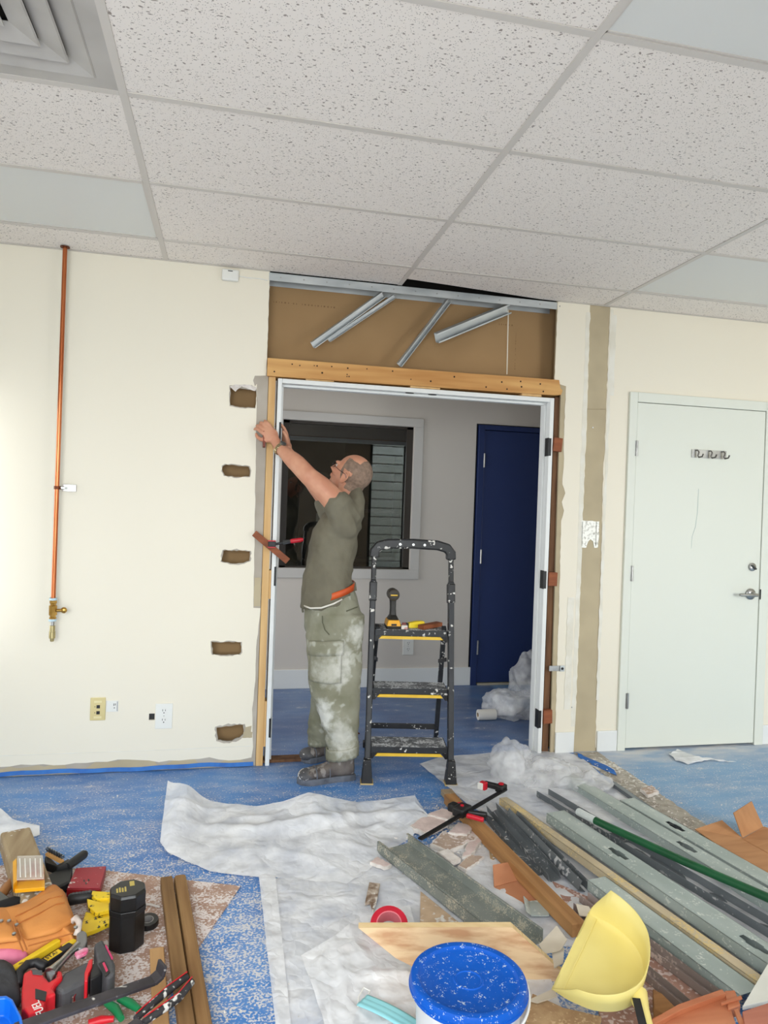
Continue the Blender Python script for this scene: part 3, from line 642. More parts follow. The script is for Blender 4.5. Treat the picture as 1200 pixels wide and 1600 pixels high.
MB().bx(-.036, .036, -.006, 0, -.057, .057).build('cover_plate', IVORY, t, bevel=.002)
for z in (.032, -.046): MB().bx(-.018, .018, -.0068, -.006, z, z+.010).build('label_window', mat('ivory_label', (232, 220, 172), None, 5, .4), t)
for z in (.012, -.018): MB().bx(-.006, .010, -.0075, -.0058, z-.008, z+.008).build('port', BLACKP, t)
for z in (.012, -.018): MB().bx(-.016, -.011, -.0068, -.006, z-.002, z+.002).build('port_number', mat('grey_print', (120, 110, 84), None, 5), t)
t = thing('blank_jack', 'small pale wall plate directly right of the ivory network plate', 'wall plate', (-.534, -.0025, .334))
MB().bx(-.029, .029, -.0045, 0, -.028, .028).build('plate', PLAST, t, bevel=.002)
MB().bx(.022, .026, -.006, -.0045, -.024, .024).build('edge_clip', mat('grey_clip', (166, 166, 166), None, 5), t)
q = MB().bx(.006, .009, -.0056, -.0045, .002, .014).bx(.013, .016, -.0056, -.0045, .004, .014); q.cyl((.010, -.0056, -.008), (.010, -.0045, -.008), .003, 8); q.build('slots', mat('slot_grey', (90, 90, 90), None, 5), t)
tag(MB().bx(-.357, -.328, .010, .06, .256, .292).build('cable_box', BLACKP), 'small black square cable box sunk in the wall left of the outlet', 'box')
# coat hooks on the white door
t = thing('coat_hook_rail', 'steel coat rail with three hooks on the white door', 'coat hooks', (2.817, -.0125, 1.770))
MB().bx(-.119, .119, -.004, 0, -.024, .024).build('plate', STEEL, t, bevel=.001)
for x in (-.088, .002, .09):
    q = MB().tube([(x-.002, -.004, .018), (x-.001, -.016, .020), (x+.002, -.026, .008), (x, -.020, -.014), (x+.004, -.024, -.024), (x+.012, -.044, -.020), (x+.014, -.050, -.004)], [.004, .004, .0045, .005, .005, .0045, .005], 8)
    q.build('hook', mat('dark_nickel', (120, 118, 116), None, 10, .25, 1), t, smooth=True)
# junk left on the bare strip
t = thing('outlet_bracket', 'ragged white metal bracket plate on the bare drywall strip', 'bracket', (2.060, -.0005, 1.270))
MB().slab([ragged([(-.056, .078), (.056, .074), (.058, -.03), (.052, -.080), (.030, -.080), (.022, -.045), (.004, -.030), (-.010, -.045), (-.022, -.082), (-.048, -.080), (-.054, .0)], .016, .002, 31)], wall, -.003, 0).build('plate', mat('bracket_white', (214, 214, 208), (150, 148, 140), 60, .5, .5, lo=.5, hi=.7), t)
for s in (-1, 1): MB().bx(s*.044-.006, s*.044+.006, -.008, -.003, -.07, .07).build('side_rib', mat('bracket_white', (0, 0, 0)), t)
t = thing('stud_bracket', 'small bent steel bracket sticking out beside the right stud', 'bracket', (1.878, -.003, .490))
MB().bx(-.045, .045, -.004, 0, -.015, .015).build('plate', STEEL, t); MB().bx(.020, .047, -.012, -.004, -.016, .016).build('tab', GALV, t); MB().cyl((.033, -.0135, 0), (.033, -.012, 0), .008, 10).build('hole', BLACKM, t)
for k, (u, v) in enumerate(((915, 850), (926, 668), (893, 1105))):
    p = WY(u, v); MB().cyl((p.x, -.004, p.z), (p.x, 0.0005, p.z), .004, 8).build('screw_head', STEEL, wr)
# painter's tape along the foot of the left wall
TAPE = mat('blue_tape', (36, 110, 190), (28, 96, 176), 20, .6)
q = MB(); L_ = 46
q.grid(L_, 2, lambda u, v: Vector((-2.4+2.575*u, -.004-.010*(1-v)-.002*math.sin(u*40), .006+.018*v+.003*math.sin(u*23)+.002*math.sin(u*71))))
tag(q.build('painters_tape', TAPE, solid=.0006, fixn=False), 'long strip of blue painter tape along the foot of the cream wall', 'tape')
tag(MB().slab([ragged([(2.00, -.03), (2.03, -.05), (2.075, -.33), (2.05, -.40), (2.02, -.25), (1.985, -.10)], .03, .008, 91)], lambda a, b, t: Vector((a, b, t+.006*math.sin(a*90+b*30))), .010, .0106).build('torn_tape', TAPE), 'torn scrap of blue tape at the foot of the bare strip', 'tape')
# ================================================================== STEP LADDER AND WHAT IS ON IT
LADB = mat('ladder_black', (40, 42, 46), (30, 32, 36), 14, .5, dust=.10, dscale=45, dlow=.3)
LADC = mat('ladder_cap_black', (20, 20, 22), (30, 30, 32), 20, .45, dust=.10, dscale=70, dlow=.3)
TREAD = mat('dusty_tread', (120, 122, 124), (96, 98, 102), 40, .85, dust=.75, dscale=90, dlow=.2, dustc=(206, 208, 210))
YEL = mat('ladder_yellow', (238, 196, 62), (228, 184, 50), 12, .5)
fl, frr = FZ(573, 1226), FZ(705, 1228)
rz = math.atan2((frr-fl).y, (frr-fl).x)
c = (fl+frr)/2
LAD = thing('step_ladder', 'black three-step folding ladder with yellow step edges standing before the doorway', 'step ladder', (c.x, c.y, 0), (0, 0, rz))
HW = (frr-fl).length/2
LEAN = .185
def rail(z, s, off=0.): return Vector((s*(HW-.006*z), .03+LEAN*z+off, z))
for s in (-1, 1):
    q = MB(); q.bar(rail(.02, s), rail(1.0, s), .030, .045, (0, -1, 0)); q.build('front_rail', LADB, LAD, bevel=.006)
    q = MB(); q.bar(rail(.93, s), rail(1.13, s), .026, .034, (0, -1, 0)); q.build('handle_post', LADC, LAD, bevel=.006)
    q = MB(); q.bar(rail(.89, s), rail(.99, s), .040, .054, (0, -1, 0)); q.build('locking_sleeve', LADC, LAD, bevel=.006)
    p = rail(0, s)
    q = MB(); q.loft([[p+Vector((x*a, y*b_, z)) for x, y in ((-1, -1), (1, -1), (1, 1), (-1, 1))] for z, a, b_ in ((.006, .028, .036), (.03, .026, .034), (.11, .019, .026), (.12, .018, .025))]); ft = q.build('foot', LADC, LAD, bevel=.003)
    MB().box(p+Vector((0, -.004, .004)), (.066, .070, .008)).build('rubber_pad', mat('tan_rubber', (196, 172, 120), None, 8, .8), ft, bevel=.002)
    # rear leg
    a, b_ = Vector((s*(HW-.035), .205, .76)), Vector((s*(HW-.012), .56, .02))
    q = MB(); q.bar(a, b_, .024, .032, (0, 1, 0)); q.build('rear_leg', LADB, LAD, bevel=.004)
    q = MB(); q.box(b_+Vector((0, 0, -.004)), (.040, .05, .032)); q.build('foot', LADC, LAD, bevel=.004)
    q = MB(); q.bar(rail(.60, s)+Vector((-s*.022, .012, 0)), Vector((s*(HW-.045), .30, .56)), .006, .020); q.build('spreader', BLACKM, LAD)
# arched top handle
q = MB(); pts = []
T = rail(1.13, 1)
ys = T.y; xs = T.x
prof = [(-xs, 1.115), (-xs+.002, 1.150), (-xs+.022, 1.176), (-xs+.075, 1.190), (0, 1.194), (xs-.075, 1.190), (xs-.022, 1.176), (xs-.002, 1.150), (xs, 1.115)]
rings = []
for i, (x, z) in enumerate(prof):
    a = prof[max(0, i-1)]; b_ = prof[min(len(prof)-1, i+1)]; tx, tz = b_[0]-a[0], b_[1]-a[1]; l = math.hypot(tx, tz); nx, nz_ = -tz/l, tx/l
    hh = .026
    rings.append([Vector((x+nx*hh*k, ys+d+.004, z+nz_*hh*k)) for k, d in ((-1, -.022), (1, -.022), (1, .022), (-1, .022))])
q.loft(rings); hd_ = q.build('top_handle', LADC, LAD, bevel=.008)
for x in (-.07, .0, .06): MB().cyl((x, ys-.022, 1.190), (x, ys-.0165, 1.190), .007, 10).build('rivet', STEEL, hd_)
for k, (z, dep, hw_) in enumerate(((.170, .165, HW-.016), (.455, .145, HW-.019), (.745, .195, HW-.022))):
    y0 = .028+LEAN*z
    q = MB(); q.bx(-hw_, hw_, y0, y0+dep, z-.004, z); q.bx(-hw_, hw_, y0-.004, y0, z-.030, z+.001); q.bx(-hw_, hw_, y0+dep-.004, y0+dep, z-.03, z)
    st = q.build('step', LADB, LAD, bevel=.002)
    MB().bx(-hw_+.006, hw_-.006, y0+.004, y0+dep-.006, z, z+.0012).build('tread', TREAD, st)
    q = MB(); q.slab([[(-hw_+.022, -.046), (hw_-.022, -.046), (hw_-.036, -.031), (-hw_+.036, -.031)]], lambda a, b_, t: Vector((a, t, z+b_)), y0-.005, y0+.012); q.build('step_trim', YEL, st)
    for s in (-1, 1): MB().slab([[(s*hw_, -.03), (s*(hw_-.03), -.03), (s*(hw_-.012), -.058), (s*hw_, -.058)]], lambda a, b_, t: Vector((a, t, z+b_)), y0-.003, y0+.02).build('gusset', LADC, st)
q = MB(); q.bar((-HW+.02, .49, .145), (HW-.02, .49, .145), .012, .030); q.build('rear_brace', LADC, LAD, bevel=.002)
q = MB(); q.bar((-HW+.02, .38, .38), (HW-.02, .38, .38), .010, .02); q.build('rear_brace', LADC, LAD, bevel=.002)
def onlad(x, y, z):
    v = Matrix.Rotation(rz, 3, 'Z') @ Vector((x, y, z)); return v+Vector((c.x, c.y, 0))
TOPZ = .7464; TY = .028+LEAN*.745
# cordless impact driver seen from behind
YELT = mat('tool_yellow', (242, 178, 32), (236, 168, 26), 10, .45)
TB = mat('tool_black', (34, 32, 30), (44, 42, 38), 30, .55)
t = thing('impact_driver', 'yellow and black cordless impact driver standing on the top ladder step', 'power drill', onlad(-.095, TY+.075, TOPZ), (0, 0, rz+R(4)))
MB().loft([[Vector((x*a, y*b_+.0, z)) for x, y in ((-1, -.9), (-.9, -1), (.9, -1), (1, -.9), (1, .9), (.9, 1), (-.9, 1), (-1, .9))] for z, a, b_ in ((0, .037, .058), (.012, .038, .060), (.016, .036, .058), (.018, .034, .056))]).build('battery_base', TB, t)
bt = MB().loft([[Vector((x*a, y*b_, z)) for x, y in ((-1, -.9), (-.9, -1), (.9, -1), (1, -.9), (1, .9), (.9, 1), (-.9, 1), (-1, .9))] for z, a, b_ in ((.016, .0375, .059), (.034, .034, .057), (.044, .030, .054), (.046, .026, .05))]).build('battery', YELT, t)
MB().bx(-.014, .014, -.0605, -.057, .018, .028).build('battery_label', TB, bt)
MB().loft([[Vector((x*a, y*b_+yo, z)) for x, y in ((-1, -.7), (-.7, -1), (.7, -1), (1, -.7), (1, .7), (.7, 1), (-.7, 1), (-1, .7))] for z, a, b_, yo in ((.046, .028, .048, 0), (.058, .022, .036, .002), (.068, .0165, .023, .006), (.10, .0145, .021, .010), (.135, .0155, .022, .016), (.150, .018, .026, .018))]).build('grip', TB, t, smooth=True)
q = MB(); mm = Matrix.Rotation(R(-90), 3, 'X')
q.lathe([(.002, -.040), (.022, -.040), (.030, -.034), (.032, -.02), (.031, .04), (.028, .06), (.020, .082), (.011, .095), (.009, .115), (.001, .116)], 20, (0, .012, .174), mm)
hs_ = q.build('motor_housing', mat('driver_grey', (66, 58, 46), (52, 46, 38), 20, .5), t, smooth=True)
for z_, l_ in ((.185, .034), (.174, .036), (.160, .034)): MB().bx(-l_/2, l_/2, -.030, -.0275, z_-.003, z_+.003).build('vent_badge', YEL if z_ == .174 else TB, hs_)
t = thing('tape_case', 'yellow folding tape case lying on the top ladder step', 'tape measure', onlad(.028, TY+.085, TOPZ), (0, 0, rz+R(14)))
MB().slab([[(-.045, 0), (.048, .002), (.052, .016), (.046, .036), (.010, .036), (-.040, .028)]], wall, -.018, .018).build('case', mat('yellow_case', (240, 210, 40), None, 8, .4), t, bevel=.006)
MB().bx(-.058, -.042, -.016, .016, .002, .026).build('black_nose', TB, t, bevel=.003)
t = thing('screw_packet', 'tiny white packet beside the driver on the ladder step', 'packet', onlad(-.035, TY+.03, TOPZ), (0, 0, rz))
MB().bx(-.017, .017, -.012, .012, 0, .020).build('packet', mat('packet_white', (224, 216, 206), (200, 150, 140), 40, .6, lo=.55, hi=.6), t, bevel=.002)
MB().bx(-.012, .010, .012, .022, .0, .032).build('lid', mat('packet_red', (120, 60, 56), None, 8, .6), t, bevel=.002)
t = tag(MB().bar((-.05, -.03, .012), (.06, .06, .018), .045, .022).build('wood_shim', CEDAR, bevel=.002, loc=onlad(.102, TY+.060, TOPZ), rot=(0, 0, rz)), 'reddish brown wood block lying on the top ladder step', 'wood block')
# clamp holding a brown stick to the left jamb
t = tag(MB().bar(WY(397, 833, -.028), WY(450, 877, -.040), .034, .006, (0, -1, 0)).build('wood_stick', CEDAR, bevel=.001), 'short brown stick clamped slantwise across the left jamb', 'wood stick')
a = WY(425, 850, -.05); b_ = WY(474, 843, -.07)
t = thing('spring_clamp', 'small clamp with red handle gripping the stick on the left jamb', 'clamp', a)
RED = mat('clamp_red', (206, 26, 48), (190, 20, 40), 10, .45)
q = MB().bx(-.020, .020, -.010, .012, -.014, .014); hd_ = q.build('jaw', BLACKP, t, bevel=.003)
q = MB().bx(-.021, .018, -.013, .014, .014, .019).bx(-.021, .018, -.013, .014, -.019, -.014); q.build('pad', RED, hd_)
d = b_-a
q = MB().cyl((.02, -.002, 0), d*.62, .006, 10); q.build('screw_rod', BLACKM, t); MB().tube([d*.55, d*.62, d*.9, d*1.0], [.007, .012, .012, .008], 12).build('handle', RED, t, smooth=True)
MB().tube([d*.35, d*.62], [.012, .010], 8).build('collar', mat('dark_steel', (84, 86, 86)), t)
# ================================================================== THE WORKER
SKIN = mat('skin', (214, 158, 128), (200, 138, 110), 14, .55, bump=.02, bscale=140)
def remesh(mb, name, m, parent, voxel, smooth_it=6, disp=None, fac=.5):
    me = bpy.data.meshes.new('tmp'); me.from_pydata([tuple(v) for v in mb.v], [], mb.f)
    bm = bmesh.new(); bm.from_mesh(me); bmesh.ops.recalc_face_normals(bm, faces=bm.faces); bm.to_mesh(me); bm.free()
    o = bpy.data.objects.new('tmp', me); col.objects.link(o)
    q = o.modifiers.new('r', 'REMESH'); q.mode = 'VOXEL'; q.voxel_size = voxel
    if smooth_it:
        q = o.modifiers.new('s', 'SMOOTH'); q.iterations = smooth_it; q.factor = fac
    dg = bpy.context.evaluated_depsgraph_get(); dg.update()
    me2 = bpy.data.meshes.new_from_object(o.evaluated_get(dg)); me2.name = name
    bpy.data.objects.remove(o); bpy.data.meshes.remove(me)
    if disp:
        ns = [v.normal.copy() for v in me2.vertices]
        for v, n in zip(me2.vertices, ns): v.co = v.co+n*disp(v.co)
    for p in me2.polygons: p.use_smooth = True
    me2.materials.clear(); me2.materials.append(m)
    r = bpy.data.objects.new(name, me2); col.objects.link(r)
    if parent: r.parent = parent
    return r
def limb(mb, pts, rs, n=16, flat=None):
    """tapered limb with rounded ends, interpolated between joints"""
    P = []; Q = []
    for i in range(len(pts)-1):
        a, b = Vector(pts[i]), Vector(pts[i+1])
        for k in range(5):
            t = k/5; s = t*t*(3-2*t); P.append(a.lerp(b, t)); Q.append(rs[i]+(rs[i+1]-rs[i])*s)
    P.append(Vector(pts[-1])); Q.append(rs[-1])
    mb.tube(P, Q, n); mb.ell(P[0], (Q[0],)*3, None, n, 8); mb.ell(P[-1], (Q[-1],)*3, None, n, 8)
def ring(c, rx, ry, n=24, tilt=0., e=2.3, back=0.):
    """superellipse ring, rx along the facing direction, ry across, tilted about y"""
    out = []
    for k in range(n):
        a = 2*math.pi*k/n; ca, sa = math.cos(a), math.sin(a)
        x = rx*math.copysign(abs(ca)**(2/e), ca); y = ry*math.copysign(abs(sa)**(2/e), sa)
        out.append(Vector((c[0]+x*math.cos(tilt), c[1]+y, c[2]+x*math.sin(tilt))))
    return out
YC = -.09
W_ = thing('person', 'man in olive T-shirt and dusty cargo trousers reaching up to the door jamb', 'person', (.56, YC, 0))
WO = Vector((.56, YC, 0))
def L_(x, y, z): return Vector((x, y, z))-WO
# joints (world)
hipL, hipR = L_(.575, YC-.085, .83), L_(.57, YC+.085, .83)
kneeL, kneeR = L_(.565, YC-.125, .47), L_(.575, YC+.12, .47)
ankL, ankR = L_(.600, YC-.150, .09), L_(.545, YC+.155, .09)
shL, shR = L_(.545, YC-.155, 1.385), L_(.535, YC+.16, 1.40)
elL, elR = L_(.388, YC-.115, 1.530), L_(.410, YC+.155, 1.545)
wrL, wrR = L_(.246, YC+.008, 1.672), L_(.302, YC+.160, 1.668)
B = MB()
# trunk under the clothes
tr = [((.545, .84), .085, .120, 0), ((.535, .95), .080, .120, .1), ((.535, 1.10), .085, .125, .1), ((.560, 1.25), .095, .135, .15), ((.585, 1.36), .085, .135, .25), ((.612, 1.42), .070, .10, .5), ((.625, 1.45), .055, .065, .6)]
B.loft([ring(L_(x, YC, z), rx, ry, 20, t) for (x, z), rx, ry, t in tr])
limb(B, [hipL, kneeL, ankL], [.070, .056, .032]); limb(B, [hipR, kneeR, ankR], [.070, .056, .032])
limb(B, [L_(.600, YC, 1.41), L_(.622, YC-.002, 1.475), L_(.618, YC+.004, 1.53)], [.062, .056, .055])
limb(B, [shL, elL.lerp(shL, .5)+Vector((0, 0, .004)), elL, elL.lerp(wrL, .35)+Vector((0, 0, .006)), wrL], [.063, .057, .047, .046, .029])
limb(B, [shR, elR.lerp(shR, .5), elR, elR.lerp(wrR, .35), wrR], [.054, .048, .040, .040, .027])
# ---- head, built facing -X then tipped back and turned a little away
HC = L_(.628, YC+.004, 1.553)
HR = Matrix.Rotation(R(-36), 3, 'Z') @ Matrix.Rotation(R(30), 3, 'Y')
def H(x, y, z): return HC+HR@Vector((x, y, z))
hb = MB()
hb.ell(H(.016, 0, .018), (.098, .077, .090), HR, 24, 16)
hb.ell(H(-.034, 0, -.012), (.056, .064, .072), HR, 20, 14)
hb.ell(H(-.046, 0, -.064), (.044, .048, .046), HR, 18, 12)         # jaw
hb.ell(H(-.070, 0, -.088), (.022, .026, .020), HR, 14, 10)         # chin
hb.ell(H(.030, 0, -.040), (.070, .060, .060), HR, 18, 12)          # nape
hb.tube([H(-.086, 0, .010), H(-.100, 0, -.010), H(-.112, 0, -.028), H(-.094, 0, -.040)], [.008, .010, .013, .008], 10)
for s in (-1, 1):
    hb.ell(H(-.098, s*.011, -.034), (.010, .009, .008), HR, 10, 8)   # nostril wing
    hb.ell(H(-.078, s*.030, .020), (.018, .026, .010), HR, 12, 8)    # brow
    hb.ell(H(-.066, s*.040, -.026), (.022, .020, .018), HR, 12, 8)   # cheek
    ear = [(-.012, .028), (.004, .036), (.020, .030), (.026, .012), (.020, -.008), (.008, -.026), (-.004, -.030), (-.010, -.018), (-.012, 0)]
    k = len(hb.v)
    hb.tube([H(.010+a*.9, s*(.080+.008*(a+.01)/.03), -.022+b) for a, b in ear]+[H(.010-.012*.9, s*.080, -.022+.028)], .0055, 8)
    hb.ell(H(.012, s*.078, -.022), (.014, .006, .024), HR, 10, 8)
hb.ell(H(-.096, 0, -.056), (.008, .020, .006), HR, 10, 8); hb.ell(H(-.094, 0, -.066), (.008, .018, .006), HR, 10, 8)   # lips
B.v, k = B.v, len(B.v)
B.add(hb.v, hb.f)
# ---- hands
def hand(Bm, wr, palm_c, fwd, nrm, side, curls, spread=1.0, sc=1.0, thumb=None):
    """palm box-ellipsoid plus four separate bent fingers and a thumb; fwd = finger direction, nrm = back of hand, side = towards the thumb"""
    fwd, nrm, side = fwd.normalized(), nrm.normalized(), side.normalized()
    Mx = Matrix((fwd, side, nrm)).transposed()
    limb(Bm, [wr, palm_c-fwd*.030], [.025, .026], 12)
    Bm.ell(palm_c, (.047*sc, .040*sc, .017*sc), Mx, 16, 10)
    for i, (off_, ln, r_) in enumerate(((.030, .070, .0088), (.010, .078, .0092), (-.011, .072, .0088), (-.030, .056, .0076))):
        p = palm_c+fwd*.034*sc+side*off_*sc+nrm*.002
        d = (fwd+side*off_*1.6*spread).normalized(); pts = [palm_c+fwd*.012+side*off_*.8, p]; cl = curls[i]
        for k_, f_ in enumerate((.45, .32, .23)):
            a = R(cl[k_]); ax = side
            d = (Matrix.Rotation(a, 3, ax) @ d) if True else d
            p = p+d*ln*f_*sc; pts.append(p.copy())
        limb(Bm, pts, [r_*1.05, r_*1.05, r_, r_*.94, r_*.8], 10)
    tb = thumb or [(-.012, .034, -.006), (.012, .052, -.016), (.034, .056, -.022), (.050, .050, -.026)]
    limb(Bm, [palm_c-fwd*.02+side*.02]+[palm_c+fwd*a*sc+side*b*sc+nrm*c_*sc for a, b, c_ in tb], [.014, .013, .0108, .0098, .008], 10)
# left hand: back of the hand to the camera, fingers laid over the stud edge to the left, gripping a shim
fw = Vector((-.62, .10, .70)); nr = Vector((.10, -.95, .22)); nr = (nr-fw.normalized()*nr.dot(fw.normalized())); sd_ = nr.cross(fw)
pc = L_(.204, YC+.032, 1.738)
sgn = 1 if sd_.z < 0 else -1
# thumb lies low (towards the shim), fingers point up-left then bend down-left over the edge
curl = [(24, 34, 20), (20, 34, 22), (16, 30, 20), (12, 26, 16)]
hand(B, wrL, pc, fw, nr, sd_*sgn, [[c_*(-1 if sgn > 0 else -1)*0+(c_ if (sd_*sgn).cross(fw).dot(nr) < 0 else -c_) for c_ in cc] for cc in curl])
# right hand: hooked round the inner edge of the jamb
fw2 = Vector((-.30, -.10, .95)); nr2 = Vector((.85, .35, .25)); nr2 = nr2-fw2.normalized()*nr2.dot(fw2.normalized()); sd2 = nr2.cross(fw2)
pc2 = L_(.292, YC+.158, 1.722)
s2 = 1 if sd2.y < 0 else -1
hand(B, wrR, pc2, fw2, nr2, sd2*s2, [[(c_ if (sd2*s2).cross(fw2).dot(nr2) < 0 else -c_) for c_ in (12, 16, 10)]]*4)
body = remesh(B, 'body', SKIN, W_, .0042, 5)
# ---- hair: close-cropped grey fringe grown from the scalp behind and beside the bald crown
me = body.data; HI = HR.inverted()
loc = [HI@(v.co-HC) for v in me.vertices]
def hair_score(l):
    """distance inside the hairline (negative outside): nape, temples and the edge of the bald crown"""
    if l.length > .16 or abs(l.y) > .088: return -.05
    if abs(l.y) > .0735 and -.058 < l.z < .018 and -.012 < l.x < .040: return -.02      # ear
    n_ = .004*noise.noise(l*70)
    return n_+min(l.z+.070, l.x+.030-.35*max(0, -l.z), max(.078-l.z, (l.x-.046)*.8), max(l.z+.042, l.x-.030))
sco = [hair_score(l) for l in loc]
hair_f = [p for p in me.polygons if min(sco[v] for v in p.vertices) > -.008]
use = sorted({vi for p in hair_f for vi in p.vertices}); ix = {v: i for i, v in enumerate(use)}
q = MB(); q.v = [me.vertices[v].co+me.vertices[v].normal*max(-.0025, min(.0016, sco[v]*.30)) for v in use]; q.f = [tuple(ix[v] for v in p.vertices) for p in hair_f]
HAIR = mat('grey_hair', (126, 106, 92), (150, 126, 108), 60, .85, bump=.3, bscale=500)
q.build('hair', HAIR, W_, smooth='all', fixn=False)
for s in (-1, 1):
    e_ = MB().ell(H(-.0745, s*.031, .004), (.011, .012, .011), HR, 12, 8).build('eye', mat('eye_white', (226, 222, 216), None, 5, .3), W_, smooth='all')
    MB().ell(H(-.0845, s*.031, .005), (.0025, .005, .005), HR, 10, 6).build('iris', mat('eye_dark', (50, 36, 26), None, 5, .2), e_, smooth='all')
# glasses
gl = thing('glasses', None, None); gl.parent = W_
GM = mat('spectacle_frame', (52, 46, 46), None, 10, .35, .6)
for s in (-1, 1):
    rim = [H(-.100+.004*abs(math.cos(a)), s*.033+.024*math.cos(a), .000+.018*math.sin(a)) for a in [k*math.pi/8 for k in range(17)]]
    MB().tube(rim, .0016, 6).build('rim', GM, gl)
    MB().tube([H(-.096, s*.058, .004), H(-.080, s*.072, .003), H(-.03, s*.083, -.002), H(.012, s*.086, -.002), H(.026, s*.084, -.016)], .0014, 6).build('temple_arm', GM, gl)
MB().tube([H(-.101, -.010, .004), H(-.105, 0, .007), H(-.101, .010, .004)], .0015, 6).build('bridge', GM, gl)
# wrist watch
ax = (wrL-elL).normalized(); wc = wrL-ax*.012
wt = thing('wrist_watch', None, None); wt.parent = W_
Mx = ax.to_track_quat('Z', 'Y').to_matrix()
for k in range(22):
    a0 = 2*math.pi*k/22; d = Mx@Vector((math.cos(a0), math.sin(a0), 0)); tt = Mx@Vector((-math.sin(a0), math.cos(a0), 0))
    MB().box(wc+d*.0325, (.004, .0080, .017), Matrix((d, tt, ax)).transposed()).build('band_link', mat('watch_steel', (204, 190, 158), (180, 166, 130), 30, .25, 1), wt, bevel=.001)
dd = Mx@Vector((math.cos(2.2), math.sin(2.2), 0)); up_ = Vector((.3, -.4, .85)); up_ = (up_-ax*up_.dot(ax)).normalized()
MB().lathe([(.001, 0), (.017, 0), (.017, .008), (.014, .010), (.001, .010)], 18, wc+up_*.030, up_.to_track_quat('Z', 'Y').to_matrix()).build('watch_case', mat('watch_grey', (120, 122, 118), None, 10, .3, .9), wt, smooth=True)

# ---- T-shirt
OLIVE = mat('olive_cotton', (120, 115, 98), (108, 103, 87), 10, .9, bump=.15, bscale=90, dust=0)
S = MB()
sh = [((.512, .868), .128, .170, .20), ((.514, .92), .132, .172, .22), ((.520, 1.02), .126, .168, .14), ((.540, 1.14), .124, .166, .12), ((.565, 1.26), .122, .172, .16), ((.585, 1.345), .112, .176, .25), ((.606, 1.405), .085, .140, .45), ((.622, 1.440), .064, .082, .6), ((.628, 1.456), .056, .064, .65)]
S.loft([ring(L_(x, YC, z), rx, ry, 28, t, 2.4) for (x, z), rx, ry, t in sh])
for sh_, el_, s in ((shL, elL, -1), (shR, elR, 1)):
    d = (el_-sh_); cuff = sh_-d*.02
    limb(S, [sh_+Vector((.04, -s*.05, -.05)), sh_, cuff], [.084, .074, .070], 18)
    limb(S, [sh_+Vector((.035, -s*.01, -.11)), sh_+d*.05+Vector((0, 0, -.012))], [.062, .070], 16)
    # cut flat cuff: a short collar ring
    S.tube([cuff-d.normalized()*.02, cuff+d.normalized()*.030], [.074, .071], 18)
def cloth(co, amp=.005):
    p = co+WO
    n1 = noise.noise(Vector((p.x*9, p.y*9, p.z*7)))
    fold = noise.noise(Vector(((p.x*.8+p.z*.55)*16, p.y*5, (p.z-p.x)*3)))
    f2 = noise.noise(Vector((p.x*30, p.y*20, p.z*22)))
    return amp*.6*n1+amp*(abs(fold)*-1.6+.4)+amp*.25*f2
shirt = remesh(S, 't_shirt', OLIVE, W_, .0075, 6, lambda c_: cloth(c_, .014))
# open cuffs: the arm leaves through the sleeve, so the shirt mesh simply stops there
# white hem tape and belt
def hoop(z0, z1, x, rx, ry, t, nm, m, h=.03, th=.004, a0=0, a1=2*math.pi, tiltz=None):
    q = MB(); n = 40; vs = []
    for k in range(n+1):
        a = a0+(a1-a0)*k/n; ca, sa = math.cos(a), math.sin(a); e = 2.4
        xx = rx*math.copysign(abs(ca)**(2/e), ca); yy = ry*math.copysign(abs(sa)**(2/e), sa)
        vs.append((Vector((x+xx*math.cos(t), YC+yy, z0+xx*math.sin(t)))-WO, Vector((math.cos(a), math.sin(a), 0))))
    q.grid(n, 2, lambda u, v: vs[round(u*n)][0]+Vector((0, 0, (v-.5)*h)))
    return q.build(nm, m, W_, smooth='all', solid=th, fixn=False)
blt = hoop(.930, 0, .532, .134, .172, .33, 'belt', mat('orange_belt', (206, 88, 36), (190, 74, 28), 14, .45), .034, .005, R(-100), R(30))
MB().box(L_(.652, YC-.080, .968), (.007, .030, .044), Euler((0, R(-10), R(-35)))).build('belt_loop', OLIVE, blt)
HEM = mat('white_hem', (226, 222, 212), None, 20, .8)
q = MB().tube([L_(.395, YC-.095, .870), L_(.42, YC-.150, .866), L_(.47, YC-.180, .872), L_(.53, YC-.184, .893), L_(.575, YC-.168, .914)], .0045, 8); q.build('hem_tape', HEM, W_, smooth='all')
q = MB().tube([L_(.395, YC-.095, .870), L_(.386, YC-.10, .852), L_(.388, YC-.105, .838)], [.004, .006, .005], 8); q.build('cord_toggle', mat('olive_cord', (92, 90, 76), None, 9, .8), W_)
